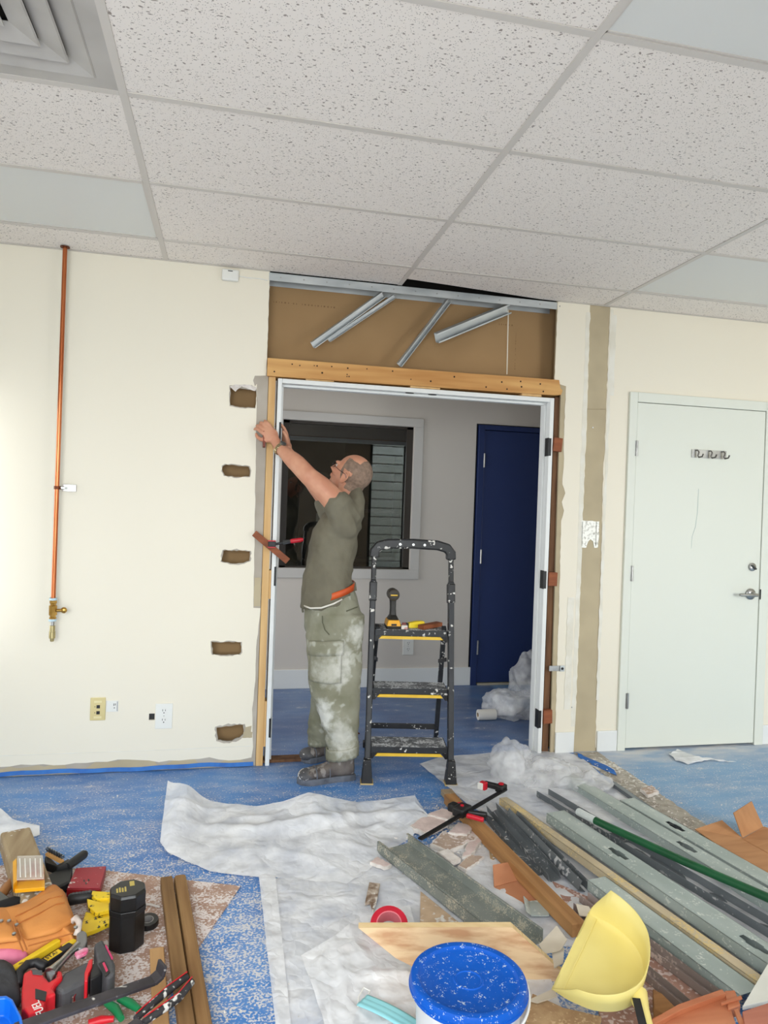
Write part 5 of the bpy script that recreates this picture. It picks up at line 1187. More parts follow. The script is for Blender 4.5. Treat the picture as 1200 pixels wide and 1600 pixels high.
A3 = [FZ(772, 1386, .008), FZ(816, 1374, .008), FZ(802, 1346, .040), FZ(770, 1352, .040)]
q = MB(); q.add(A3, [(0, 1, 2, 3)]); rel(q, 'raised_flap', CARD2, t, solid=.004, fixn=False)
tag(flat([(764, 1326), (800, 1345), (770, 1380)], .002, .005, 'paper_scrap', mat('tan_paper', (190, 160, 120), (176, 146, 108), 8, .9), bevel=0), 'torn tan paper behind the orange cardboard', 'paper')
tag(flat([(657, 1392), (716, 1440), (740, 1475), (656, 1475)], .006, .012, 'board_scrap', mat('tan_board', (206, 180, 150), (186, 160, 132), 18, .9, dust=.4, dscale=50)), 'tan fibreboard scrap showing between the track and the plywood', 'board scrap')
t = thing('steel_clip', 'small folded galvanised clip lying by the track end', 'metal clip', FZ(840, 1415)); t.location.z = 0
flat([(826, 1408), (858, 1404), (858, 1430), (830, 1430)], .010, .014, 'plate', GALD, t, bevel=0)
A3 = [FZ(826, 1408, .014), FZ(830, 1430, .014), FZ(822, 1424, .04), FZ(818, 1400, .04)]; q = MB(); q.add(A3, [(0, 1, 2, 3)]); rel(q, 'tab', GALD, t, solid=.002, fixn=False)
PAPER = mat('pale_paper', (224, 214, 196), (206, 194, 174), 9, .9)
tag(flat([(842, 1476), (870, 1446), (886, 1468), (876, 1484), (850, 1490)], .060, .063, 'paper_scrap', PAPER, bevel=0), 'pale paper scrap between the plywood tip and the dustpan', 'paper')
tag(flat([(862, 1486), (882, 1480), (880, 1504), (866, 1512)], .050, .053, 'paper_scrap', PAPER, bevel=0), 'smaller pale paper scrap under the dustpan lip', 'paper')
tag(flat([(900, 1412), (920, 1416), (930, 1432), (905, 1430)], .040, .043, 'paper_scrap', PAPER, bevel=0), 'pale paper scrap behind the dustpan tip', 'paper')
t = tag(flat([(570, 1412), (577, 1378), (594, 1380), (588, 1410), (583, 1424), (578, 1410)], .010, .018, 'bark_chip', mat('bark', (120, 96, 76), (190, 176, 160), 40, .9, dust=.4, dscale=60)), 'splintered brown wood chip on the clear drop sheet', 'wood chip')
tag(flat([(536, 1478), (545, 1474), (552, 1482), (540, 1484)], .014, .018, 'wood_crumb', CARD2), 'tiny brown chip on the drop sheet, left of the other', 'wood chip')
tag(flat([(558, 1470), (565, 1462), (578, 1472), (568, 1478)], .014, .020, 'wood_crumb', CARD), 'tiny tan chip on the drop sheet beside the plywood point', 'wood chip')
# crumbs of plaster nobody could count
rnd = random.Random(21); q = MB()
def crumb(p, r_):
    k = len(q.v); vs = [Vector((rnd.uniform(-1, 1), rnd.uniform(-1, 1), rnd.uniform(0, 1.2)))*r_ for _ in range(4)]
    q.add([p+v for v in vs], [(0, 1, 2), (0, 2, 3), (0, 3, 1), (1, 3, 2)])
for k in range(2600):
    m_ = rnd.random()
    if m_ < .34: p = FZ(rnd.gauss(705, 42), rnd.gauss(1308, 26))
    elif m_ < .58: tt = rnd.random(); p = FZ(930+260*tt+rnd.gauss(0, 12), 1190+190*tt+rnd.gauss(0, 8))
    elif m_ < .78: p = FZ(rnd.uniform(120, 400), rnd.uniform(1340, 1600))
    else: p = FZ(rnd.uniform(0, 1000), rnd.uniform(1215, 1600))
    p.z = .004; crumb(p, rnd.uniform(.0012, .0055 if m_ > .58 else .010))
tag(q.build('plaster_crumbs', mat('crumb_white', (228, 222, 214), (206, 196, 186), 30, .95)), 'countless small plaster crumbs scattered over the floor', 'rubble', kind='stuff')
# ---- open cardboard box at the right edge
t = thing('cardboard_box', 'flattened brown cardboard box with raised flap at the right edge', 'cardboard box', FZ(1160, 1320)); t.location.z = 0
def quad(pp, nm, m=CARD, th=.004):
    rel(MB().add([FZ(*p) for p in pp], [tuple(range(len(pp)))]), nm, m, t, solid=th, fixn=False)
quad([(1086, 1296, .03), (1128, 1282, .06), (1160, 1310, .02), (1120, 1320, .02)], 'flap')
quad([(1120, 1320, .02), (1160, 1310, .02), (1260, 1370, .02), (1230, 1400, .02)], 'bottom_panel')
quad([(1160, 1309, .022), (1192, 1292, .022), (1174, 1252, .13), (1146, 1270, .13)], 'upright_flap')
quad([(1160, 1311, .022), (1194, 1292, .022), (1280, 1320, .06), (1270, 1372, .022)], 'side_panel')
# ================================================================== FOREGROUND: PLYWOOD, PAIL, DUSTPAN, MASK, BOARDS
PLY = mat('plywood_face', (230, 198, 156), (200, 152, 112), 6, .7, stretch=(.6, 6, 6), detail=4, lo=.4, hi=.62)
PLYE = mat('plywood_edge', (232, 206, 158), (214, 182, 130), 40, .8, stretch=(.2, .2, 6))
a, b, c_ = FZ(560, 1450, .150), FZ(800, 1449, .165), FZ(618, 1497, .060)
n_ = (b-a).cross(c_-a).normalized()
if n_.dot(CAM-a) < 0: n_ = -n_
pp = [PL(u, v, a, n_) for u, v in ((560, 1450), (800, 1449), (903, 1541), (868, 1547), (760, 1540), (680, 1528), (618, 1497))]
t = thing('plywood_offcut', 'pale pointed plywood offcut leaning behind the blue-lidded pail', 'plywood', (pp[3].x, pp[3].y, .03))
rel(MB().loft([pp, [p-n_*.002 for p in pp]]), 'veneer', PLY, t); rel(MB().loft([[p-n_*.002 for p in pp], [p-n_*.024 for p in pp]]), 'core', PLYE, t)
# red roll under the plywood
a = FZ(607, 1440, .05)
t = thing('red_tape_roll', 'red tape roll half hidden under the plywood point', 'tape roll', (a.x-.005, a.y-.03, .048), (R(28), R(-8), 0))
MB().lathe([(.040, -.024), (.058, -.024), (.060, -.020), (.060, .020), (.058, .024), (.040, .024)], 30).build('tape', mat('red_tape', (206, 28, 56), (190, 22, 46), 14, .4), t, smooth=True)
MB().lathe([(.037, -.025), (.0405, -.025), (.0405, .025), (.037, .025)], 26).build('core', mat('pink_core', (230, 130, 140), None, 9, .7), t)
# pail
LIDB = mat('blue_lid', (2, 88, 190), (2, 82, 180), 8, .42, spec=.3, dust=.03, dscale=300, dustc=(186, 202, 220), dlow=.2)
pc_ = FZ(732, 1527, .235)
t = thing('paint_pail', 'white plastic pail with dusty blue lid in the foreground', 'pail', (pc_.x, pc_.y, 0))
RL = .142
MB().lathe([(.001, .004), (RL-.028, .004), (RL-.024, .010), (RL-.012, .200), (RL-.010, .206), (.001, .206)], 48).build('bucket', mat('pail_white', (232, 230, 226), (222, 220, 214), 6, .4, dust=.1, dscale=30), t, smooth=True)
lid = MB().lathe([(.001, .2285), (.030, .2285), (.032, .2305), (.036, .2305), (.038, .2285), (RL-.026, .2285), (RL-.022, .231), (RL-.018, .236), (RL-.008, .238), (RL-.001, .236), (RL+.002, .228), (RL+.002, .208), (RL-.004, .204), (.001, .204)], 64).build('lid', LIDB, t, smooth=True)
MB().lathe([(RL+.0018, .212), (RL+.0042, .213), (RL+.0042, .217), (RL+.0018, .218)], 64).build('lid_rib', LIDB, lid, smooth=True)
MB().tube([Vector(((RL+.006)*math.cos(a_), (RL+.006)*math.sin(a_), .200-.02*math.sin((a_-R(-150))/R(120)*math.pi))) for a_ in [R(-60+5*k) for k in range(16)]], .0035, 8).build('wire_handle', PLAST, t, smooth='all')
MB().bx(.012, .03, -RL-.004, -RL+.002, .18, .2).build('handle_lug', PLAST, t, bevel=.002)
# dustpan
DPM = mat('dustpan_yellow', (238, 222, 140), (228, 210, 124), 5, .45)
A_, B_, Hd = FZ(919, 1427, .17), FZ(862, 1545, .10), FZ(1012, 1550, .11)
O_ = (A_+B_)/2; ex = (A_-B_).normalized(); LW = (A_-B_).length; ny_ = ex.cross(Hd-O_).normalized()
if ny_.z < 0: ny_ = -ny_
ey = ny_.cross(ex).normalized()
if ey.dot(Hd-O_) < 0: ey = -ey
hx_, hy_ = (Hd-O_).dot(ex), (Hd-O_).dot(ey)
DP = thing('dustpan', 'pale yellow plastic dustpan with black-taped handle in the foreground', 'dustpan', (O_.x, O_.y, .05))
Q = lambda x, y, z: O_+ex*x+ey*y+ny_*z
w2 = LW/2; dp = hy_*.93
# rim curve from A round the back to B
rim = [(w2, 0.), (w2*.97, dp*.24), (w2*.90, dp*.48), (w2*.76, dp*.70), (w2*.52, dp*.88), (w2*.22, dp*.98), (-w2*.15, dp*1.03), (-w2*.52, dp*1.0), (-w2*.84, dp*.84), (-w2*1.04, dp*.58), (-w2*1.08, dp*.28), (-w2, 0.)]
sm_ = []
for i in range(len(rim)-1):
    p_ = [Vector(rim[max(0, min(len(rim)-1, i+k))]) for k in (-1, 0, 1, 2)]
    for k in range(4):
        u = k/4; sm_.append(.5*((2*p_[1])+(-p_[0]+p_[2])*u+(2*p_[0]-5*p_[1]+4*p_[2]-p_[3])*u*u+(-p_[0]+3*p_[1]-3*p_[2]+p_[3])*u**3))
sm_.append(Vector(rim[-1])); nR = len(sm_)
q = MB(); lv_ = []
for f_, h_, g_ in ((0, .0, .84), (.25, .001, .93), (.5, .006, .975), (.75, .050, 1.0), (1, .100, 1.02)):
    row = []
    for i, p in enumerate(sm_):
        e = min(1, i/5, (nR-1-i)/5); hgt = h_*e*(1.25-.75*(i/(nR-1))); sc_ = 1+(g_-1)*(e*.9+.1)
        row.append(Q(p.x*sc_, p.y*sc_ if p.y > .001 else 0, hgt))
    lv_.append(row)
cen = [Q(p.x*.3, p.y*.5, 0) for p in sm_]
rows = [cen]+lv_
for r_ in rows: q.v += r_
for j in range(len(rows)-1):
    for i in range(nR-1): q.f.append((j*nR+i, j*nR+i+1, (j+1)*nR+i+1, (j+1)*nR+i))
k = len(q.v); q.v.append(Q(0, 0, 0))
q.f += [(i, i+1, k) for i in range(nR-1)]
q.f += [(k, 0, nR), (k, 2*nR-1, nR-1)]
rel(q, 'pan', DPM, DP, smooth=True, solid=.003, fixn=False)
rel(MB().box(Q(0, .028, .0025), (LW*.93, .004, .003), Matrix((ex, ey, ny_)).transposed()), 'lip_ridge', DPM, DP)
h0 = PL(996, 1553, Q(0, 0, .03), ny_); h1 = PL(1004, 1578, Q(0, 0, .03), ny_); h2 = PL(1018, 1640, Q(0, 0, .02), ny_)
hn = rel(MB().tube([h0, h1, h2], [.026, .017, .018], 14), 'handle', DPM, DP, smooth=True)
a_, b_ = PL(994, 1560, Q(0, 0, .052), ny_), PL(1006, 1608, Q(0, 0, .050), ny_)
rel(MB().bar(a_, b_, .020, .003), 'black_tape', BLACKP, DP)
# face mask
MASK = mat('mask_blue', (150, 214, 220), (140, 204, 212), 10, .8)
a, b = FZ(566, 1566, .03), FZ(652, 1612, .03)
t = thing('face_mask', 'light blue pleated face mask lying on the plastic film', 'face mask', (a.x, a.y, .024)); d = b-a; s_ = Vector((-d.y, d.x, 0)).normalized()
rel(MB().grid(24, 10, lambda u, v: a+d*u+s_*((v-.5)*.052)+Vector((0, 0, .006+.003*abs(math.sin(v*9.4))+.006*math.sin(u*3.1)))), 'pleats', MASK, t, smooth='all', solid=.0015, fixn=False)
rel(MB().tube([a+s_*.022, a+s_*.05+d*-.06, a+s_*.045+d*-.16+Vector((0, 0, .004)), a+s_*.012+d*-.12, a+s_*-.02], .0018, 6), 'ear_loop', PLAST, t)
# boards on the right edge
tag(flat([(1216, 1478), (1160, 1572), (1215, 1560), (1300, 1560)], .082, .094, 'drywall_board', mat('drywall_white', (226, 226, 216), (216, 216, 206), 9, .9, bump=.05)), 'off-white drywall board jutting in at the right edge', 'drywall')
REDW = mat('reddish_wood', (206, 134, 94), (182, 108, 72), 5, .6, bump=.06, bscale=30, stretch=(.4, 4, 1)); REDW2 = mat('rose_wood', (190, 122, 98), (170, 102, 82), 5, .6, bump=.05, bscale=30, stretch=(.4, 4, 1))
t = thing('broken_cupboard_front', 'broken reddish wood panel with splinters at the bottom right corner', 'wood panel', FZ(1090, 1590, .1)); t.location.z = .06
flat([(1000, 1612), (1020, 1590), (1062, 1572), (1110, 1556), (1136, 1558), (1150, 1600), (1146, 1640), (1010, 1640)], .07, .095, 'board', REDW, t)
flat([(1010, 1598), (1062, 1568), (1128, 1545), (1134, 1552), (1064, 1578), (1016, 1604)], .095, .108, 'raised_edge', REDW, t)
flat([(1132, 1548), (1148, 1547), (1157, 1570), (1138, 1577)], .072, .100, 'splinter', REDW, t); flat([(1126, 1566), (1158, 1555), (1160, 1559), (1127, 1569)], .100, .106, 'splinter', REDW, t); flat([(1147, 1577), (1153, 1575), (1166, 1604), (1158, 1606)], .095, .102, 'splinter', REDW, t)
tag(flat([(1160, 1580), (1215, 1562), (1260, 1640), (1170, 1640)], .096, .112, 'rosewood_offcut', REDW2), 'rose-brown wood panel overlapping the white board corner', 'wood panel')
tag(flat([(1020, 1545), (1034, 1552), (1060, 1578), (1048, 1590), (1022, 1575)], .010, .045, 'wood_block', LUM), 'amber wood block between dustpan and reddish panel', 'wood block')
tag(flat([(832, 1552), (880, 1574), (940, 1588), (935, 1625), (815, 1625)], .018, .030, 'dusty_board', mat('sawdust_board', (196, 164, 124), (176, 142, 104), 30, .95, bump=.15, bscale=80, dust=.5, dscale=90, dustc=(214, 186, 146))), 'sawdust-covered board beneath the dustpan', 'board')
tag(flat([(826, 1562), (866, 1544), (870, 1556), (840, 1566)], .034, .038, 'paper_scrap', PAPER, bevel=0), 'crumpled pale scrap between pail and dustpan', 'paper')
# ================================================================== TOOLS AND TIMBER ON THE DUSTY BOARD (left)
HB = mat('dusty_hardboard', (186, 156, 138), (166, 132, 114), 10, .9, dust=.72, dscale=130, dustc=(226, 216, 212), dlow=.12, bump=.06, bscale=60)
tag(flat([(376, 1384), (308, 1483), (215, 1640), (-260, 1640), (-200, 1344), (150, 1358)], .001, .006, 'hardboard_sheet', HB), 'dusty pinkish hardboard sheet under the scattered hand tools', 'board')
OLDW = mat('weathered_timber', (172, 152, 120), (146, 124, 94), 6, .85, bump=.1, bscale=30, stretch=(4, .5, 4), dust=.2, dscale=40)
TREAT = mat('brown_treated_wood', (146, 112, 70), (116, 84, 48), 5, .8, bump=.1, bscale=26, stretch=(6, .4, 6)); TREAT2 = mat('brown_treated_wood_light', (164, 128, 82), (134, 98, 58), 5, .8, bump=.1, bscale=26, stretch=(6, .4, 6))
flat_ = lambda px, z0, z1, nm, m, lab, cat, **k: tag(flat(px, z0, z1, nm, m, **k), lab, cat)
def plank(px0, px1, w_, h_, z, nm, m, lab, bev=.003, roll=0):
    a, b = FZ(px0[0], px0[1], z+h_), FZ(px1[0], px1[1], z+h_); a.z = b.z = 0; d = (b-a); L = d.length
    o = MB().bx(0, w_, -L, 0, 0, h_).build(nm, m, loc=(a.x-w_/2, a.y, z), bevel=bev)
    o.matrix_world = Matrix.Translation((a.x, a.y, z)) @ Matrix.Rotation(math.atan2(d.y, d.x)+math.pi/2, 4, 'Z') @ Matrix.Translation((-w_/2, 0, 0)); return tag(o, lab, 'lumber')
plank((260, 1369), (298, 1640), .040, .038, .007, 'timber_plank', TREAT, 'brown treated plank, left one of the pair on the hardboard')
plank((281, 1365), (326, 1640), .042, .030, .007, 'timber_plank', TREAT2, 'brown treated plank with rounded edge, right one of the pair', .010)
plank((245, 1480), (254, 1640), .042, .010, .007, 'pale_strip', mat('pale_strip_wood', (206, 164, 112), (190, 146, 96), 5, .75, stretch=(5, .4, 5)), 'pale thin wood strip left of the treated planks')
a, b = FZ(24, 1292, .10), FZ(66, 1420, .07)
t = tag(MB().bar((a.x, a.y, .055), (b.x, b.y, .040), .105, .075).build('timber_offcut', OLDW, bevel=.010), 'weathered grey timber offcut under the clear-lidded bit case', 'lumber')
# clear-lidded bit case
AMB = mat('amber_plastic', (242, 176, 26), (234, 164, 18), 8, .4)
t = thing('bit_case', 'yellow bit case with clear lid sitting on the timber offcut', 'case', FZ(46, 1390, .09)); t.location.z = .094
zz = .094
b1 = flat([(22, 1378), (70, 1375), (70, 1386), (23, 1390)], zz, zz+.012, 'front_wall', AMB, t); 
flat([(20, 1346), (26, 1340), (27, 1376), (21, 1382)], zz, zz+.028, 'hinge_side', AMB, t)
flat([(24, 1352), (69, 1350), (70, 1384), (24, 1387)], zz, zz+.010, 'tray', mat('tray_amber', (224, 176, 96), (206, 120, 100), 40, .5), t)
LIDC = sheet_material('clear_plastic', .30, .45, (232, 226, 216)); 
flat([(27, 1337), (67, 1336), (69, 1372), (26, 1374)], zz+.030, zz+.034, 'clear_lid', LIDC, t)
for k in range(5):
    flat([(30+8*k, 1341), (32+8*k, 1341), (33+8*k, 1370), (31+8*k, 1370)], zz+.034, zz+.0355, 'lid_rib', PLAST, t, bevel=0)
flat([(49, 1345), (60, 1344), (61, 1362), (48, 1364)], zz+.012, zz+.020, 'bit_set', mat('red_bits', (206, 90, 96), None, 8, .6), t)
# big black spring clamp
BK = mat('clamp_black', (26, 27, 28), (36, 37, 38), 20, .5)
t = thing('black_clamp', 'large black plastic clamp with ribbed spring behind the red box', 'clamp', FZ(95, 1370)); t.location.z = .006
flat([(70, 1372), (82, 1390), (110, 1376), (114, 1352), (100, 1352), (72, 1368)], .010, .045, 'jaw_body', BK, t, bevel=.006)
flat([(72, 1348), (90, 1354), (112, 1348), (108, 1340), (90, 1350), (74, 1334), (70, 1338)], .030, .060, 'upper_jaw', BK, t, bevel=.006)
a, b = FZ(105, 1354, .05), FZ(134, 1333, .055); rel(MB().tube([a, a.lerp(b, .3), a.lerp(b, .9), b], [.014, .016, .016, .011], 12), 'grip', BK, t, smooth=True)
a, b = FZ(73, 1334, .07), FZ(98, 1347, .06); rel(MB().bar(a, b, .012, .010), 'wood_peg', mat('peg_wood', (206, 154, 90), None, 8, .7), t)
n = 14
rel(MB().tube([a.lerp(b, k/60)+Vector((.006*math.cos(k*1.4), .004, .016+.008*math.sin(k*1.4))) for k in range(61)], .0018, 6), 'coil_spring', mat('dark_steel', (84, 86, 86)), t)
flat([(76, 1382), (79, 1376), (81, 1381), (86, 1382), (81, 1385), (80, 1389)], .046, .050, 'pink_clip', mat('pink_plastic', (206, 30, 84), None, 8, .4), t)
# dark red flat box
RB = mat('dark_red_plastic', (166, 40, 54), (150, 32, 46), 10, .5, dust=.06, dscale=60)
t = thing('red_box', 'flat dark red plastic box on the hardboard', 'box', FZ(133, 1390)); t.location.z = .006
flat([(104, 1389), (118, 1357), (166, 1354), (157, 1389)], .007, .036, 'body', mat('dark_red_side', (150, 10, 24), (136, 8, 20), 9, .45), t, bevel=.003)
flat([(105, 1387), (119, 1356), (166, 1353), (156, 1387)], .036, .040, 'lid', RB, t, bevel=.002)
for k, (u, v) in enumerate(((130, 1375), (133, 1379), (137, 1374))): flat([(u, v), (u+2, v-1), (u+3, v+2), (u+1, v+3)], .0402, .0406, 'mark', BLACKP, t, bevel=0)
# black grip tool under the red box
t = thing('grip_tool', 'black ribbed handle tool in front of the red box', 'hand tool', FZ(130, 1404)); t.location.z = .006
a, b = FZ(106, 1406, .035), FZ(152, 1399, .035); rel(MB().tube([a, a.lerp(b, .08), a.lerp(b, .9), b], [.014, .019, .017, .012], 12), 'grip', BK, t, smooth=True)
for k in range(6): p = a.lerp(b, .18+.11*k)+Vector((0, 0, .017)); rel(MB().box(p, (.008, .012, .004)), 'grip_rib', mat('grip_grey', (70, 70, 74), None, 8, .6), t)
a, b = FZ(150, 1400, .03), FZ(172, 1395, .03); rel(MB().bar(a, b, .022, .006), 'blade', STEEL, t)
# yellow folding rule
YR = mat('rule_yellow', (242, 208, 40), (230, 190, 30), 12, .55, dust=.16, dscale=70, dustc=(70, 60, 30), dlow=.25)
t = thing('folding_rule', 'worn yellow folding rule half open behind the black tube', 'ruler', FZ(150, 1440)); t.location.z = .006
for k, (px, z) in enumerate((([(144, 1392), (178, 1394), (180, 1402), (150, 1404), (143, 1398)], .052), ([(150, 1402), (180, 1402), (180, 1418), (160, 1412)], .044), ([(136, 1404), (168, 1412), (176, 1420), (150, 1426), (138, 1416)], .052),
                              ([(134, 1424), (150, 1428), (180, 1418), (180, 1432), (150, 1436), (128, 1444)], .036), ([(122, 1445), (140, 1437), (178, 1430), (176, 1440), (150, 1452), (132, 1458)], .044), ([(118, 1449), (126, 1444), (142, 1454), (134, 1460)], .028))):
    s_ = flat(px, z-.014, z, 'rule_segment', YR, t, bevel=.002)
for k, (u, v) in enumerate(((132, 1440), (146, 1434), (160, 1440))): flat([(u, v), (u+5, v-2), (u+4, v), (u+6, v+2), (u+1, v+3), (u+3, v)], .0441, .0446, 'scale_mark', BLACKP, t, bevel=0)
# leather tool pouch
LEA = mat('tan_leather', (216, 144, 74), (198, 124, 58), 7, .75, bump=.12, bscale=60); LEAD = mat('leather_stitch', (176, 104, 46), None, 20, .8)
t = thing('tool_pouch', 'orange-tan leather tool pouch lying on the hand tools', 'tool pouch', FZ(60, 1450)); t.location.z = .012
puff([(-40, 1440), (10, 1432), (38, 1424), (62, 1408), (78, 1394), (90, 1390), (103, 1402), (110, 1420), (121, 1452), (118, 1480), (92, 1473), (60, 1484), (20, 1492), (-40, 1492)], .012, .085, 'body', LEA, t, .86, .012, .010, 14)
puff([(20, 1440), (60, 1418), (98, 1404), (106, 1428), (116, 1455), (88, 1472), (40, 1484), (24, 1464)], .080, .100, 'front_pocket', LEA, t, .88, .008, .006, 16, seed=3)
puff([(-40, 1438), (14, 1434), (22, 1462), (32, 1486), (-40, 1492)], .078, .098, 'side_pocket', LEA, t, .88, .006, .006, 16, seed=5)
puff([(92, 1474), (117, 1470), (116, 1482), (98, 1488), (90, 1486)], .05, .062, 'loop_tab', LEA, t, .85, .004, .003, 18, seed=6)
for k, pl in enumerate(([(24, 1432), (50, 1420), (76, 1405), (98, 1399)], [(28, 1443), (60, 1428), (88, 1413), (101, 1410)], [(20, 1440), (27, 1464), (36, 1486)], [(26, 1438), (33, 1462), (42, 1484)], [(44, 1478), (80, 1468), (114, 1458)])):
    rel(MB().tube([FZ(u, v, .108) for u, v in pl], .0022, 6), 'stitch_line', LEAD, t)
for u, v in ((14, 1438), (26, 1444), (22, 1458), (2, 1438), (118, 1448)): p = FZ(u, v, .110); rel(MB().lathe([(.001, .002), (.004, .0018), (.006, 0), (.006, -.004), (.001, -.004)], 12, p), 'rivet', STEEL, t)
rel(MB().tube([FZ(112, 1440, .09), FZ(119, 1434, .10), FZ(124, 1442, .10), FZ(122, 1454, .09), FZ(119, 1462, .08)], .009, 10), 'rolled_edge', mat('suede_pale', (214, 200, 190), None, 9, .9), t, smooth='all')
t = tag(MB().tube([FZ(-30, 1432, .05), FZ(0, 1420, .06), FZ(22, 1412, .06), FZ(48, 1409, .05)], [.02, .024, .022, .012], 12).build('belt_strap', mat('black_webbing', (24, 24, 26), None, 8, .8), smooth='all'), 'black webbing strap behind the leather pouch', 'strap')
t = thing('hammer', 'wooden-handled hammer lying left of the timber offcut', 'hammer', FZ(8, 1390)); t.location.z = .006
a, b = FZ(22, 1372, .03), FZ(-4, 1406, .04); rel(MB().tube([a, a.lerp(b, .5), b], [.012, .016, .018], 12), 'handle', mat('hammer_wood', (176, 122, 72), None, 8, .6, stretch=(1, 1, 4)), t, smooth=True)
a, b = FZ(-12, 1400, .04), FZ(16, 1420, .045); rel(MB().bar(a, b, .034, .034), 'head', mat('dark_steel', (84, 86, 86)), t, bevel=.004); rel(MB().bar(b, FZ(20, 1412, .05), .028, .028), 'face', STEEL, t, bevel=.003)
# black cylindrical case
a = FZ(197, 1478, .0); TBK = mat('tube_black', (16, 16, 17), (24, 24, 25), 20, .35)
t = thing('socket_case', 'tall black plastic tube case with lettered lid standing on the board', 'case', (a.x, a.y, .006), (0, 0, R(10)))
def octo(r_, z, s=1.): return [Vector((r_*math.cos(R(22.5+45*k))*1.0, r_*s*math.sin(R(22.5+45*k)), z)) for k in range(8)]
MB().loft([octo(.052, 0), octo(.055, .004), octo(.055, .112)]).build('body', TBK, t, bevel=.003); MB().loft([octo(.0575, .108), octo(.0575, .126)]).build('collar', TBK, t, bevel=.002)
l_ = MB().loft([octo(.055, .126), octo(.056, .166), octo(.052, .174), octo(.050, .1745)]).build('lid', TBK, t, bevel=.003)
GOLD = mat('gold_print', (196, 176, 92), None, 8, .6)
MB().bx(.006, .020, .008, .036, .1746, .1752).build('printed_badge', GOLD, l_)
for k in range(4): MB().bx(-.034+.008*k, -.029+.008*k, -.020, .004+.004*(k % 2), .1746, .1751).build('printed_line', GOLD, l_)
# electrical tape
a = FZ(231, 1443, .012)
t = thing('tape_roll', 'roll of black electrical tape beside the black tube case', 'tape roll', (a.x, a.y, .007), (R(6), 0, 0))
MB().lathe([(.018, 0), (.032, 0), (.033, .002), (.033, .018), (.032, .020), (.018, .020)], 30).build('tape', TBK, t, smooth=True); MB().lathe([(.0155, -.0003), (.0182, -.0003), (.0182, .0203), (.0155, .0203)], 26).build('core', mat('core_grey', (150, 148, 146), None, 9, .7), t)
tag(MB().tube([FZ(218, 1413, .012), FZ(234, 1413, .012), FZ(250, 1417, .010)], .004, 8).build('cable_scrap', mat('grey_cable', (206, 200, 194), None, 9, .6)), 'short pale cable scrap behind the electrical tape', 'cable')
# red and black cordless tool
TR = mat('tool_red', (214, 26, 40), (200, 20, 34), 10, .4); TG = mat('tool_grey', (84, 84, 86), (70, 70, 72), 26, .6); TK = mat('tool_dark', (34, 34, 36), None, 9, .5)
t = thing('cordless_tool', 'red and grey cordless tool with battery on the tool pile', 'power tool', FZ(80, 1550)); t.location.z = .020
hd2 = flat([(37, 1520), (50, 1513), (54, 1520), (67, 1520), (70, 1526), (77, 1533), (88, 1526), (90, 1514), (97, 1517), (98, 1527), (88, 1536), (83, 1545), (88, 1552), (76, 1556), (72, 1562), (70, 1574), (44, 1586), (34, 1576), (34, 1547)], .020, .090, 'red_body', TR, t, bevel=.006)
o = flat([(36, 1574), (70, 1566), (68, 1575), (45, 1586)], .020, .096, 'nose', TR, t, bevel=.004)
flat([(55, 1544), (73, 1549), (71, 1564), (55, 1560)], .090, .0925, 'grip_plate', TK, t, bevel=.002)
flat([(50, 1514), (66, 1516), (66, 1523), (51, 1522)], .090, .0925, 'top_plate', TG, t, bevel=.002)
flat([(85, 1544), (98, 1520), (138, 1500), (146, 1506), (137, 1530), (96, 1550)], .024, .082, 'handle', TG, t, bevel=.010)
flat([(132, 1520), (139, 1500), (145, 1497), (144, 1510), (138, 1522), (137, 1532), (132, 1533)], .024, .086, 'red_band', TR, t, bevel=.002)
flat([(140, 1508), (156, 1500), (160, 1520), (141, 1531)], .022, .080, 'neck', TK, t, bevel=.004)
bt2 = flat([(147, 1474), (160, 1466), (171, 1484), (180, 1504), (180, 1520), (168, 1527), (152, 1503)], .016, .088, 'battery', TG, t, bevel=.008)
flat([(154, 1505), (163, 1500), (172, 1519), (165, 1526)], .088, .0905, 'battery_label', TK, t, bevel=.001); flat([(160, 1505), (163, 1503), (169, 1516), (166, 1519)], .0906, .0912, 'red_print', mat('red_print', (206, 60, 96), None, 8), t, bevel=0)
flat([(164, 1478), (166, 1476), (177, 1497), (175, 1500)], .0881, .0888, 'pink_stripe', mat('pink_print', (206, 60, 110), None, 8), t, bevel=0)
p = FZ(60, 1575, .0972); text('FUEL', .028, PLAST, t, 'lettering', p, (0, 0, R(118)))
flat([(98, 1552), (110, 1545), (122, 1540), (120, 1550), (104, 1556), (76, 1560)], .02, .05, 'trigger_guard', TK, t, bevel=.003)
q = MB().tube([FZ(28, 1540, .05), FZ(30, 1520, .06), FZ(42, 1507, .06), FZ(58, 1504, .06), (FZ(70, 1512, .06))], .012, 10)
t = tag(q.build('hook_blade', TK, smooth='all'), 'black curved hook tool behind the red cordless tool', 'hand tool')
# adjustable wrench / hammer with pink label
t = thing('claw_hammer', 'grey steel hammer with pink label lying over the knife', 'hammer', FZ(110, 1490)); t.location.z = .03
a, b = FZ(78, 1522, .085), FZ(122, 1476, .085); rel(MB().tube([a, a.lerp(b, .4), b], [.017, .010, .010], 12), 'shaft', STEEL, t, smooth=True)
flat([(119, 1458), (128, 1452), (136, 1456), (137, 1470), (132, 1482), (120, 1480)], .055, .090, 'head', mat('tool_steel', (140, 140, 142), None, 20, .4, .8), t, bevel=.006)
flat([(116, 1487), (134, 1479), (139, 1481), (136, 1487), (120, 1494)], .082, .094, 'pink_label', mat('label_pink', (214, 90, 130), (230, 180, 196), 60, .5), t, bevel=.004)
flat([(70, 1512), (82, 1506), (88, 1518), (80, 1530), (74, 1524)], .072, .090, 'claw', mat('tool_steel', (140, 140, 142)), t, bevel=.004)
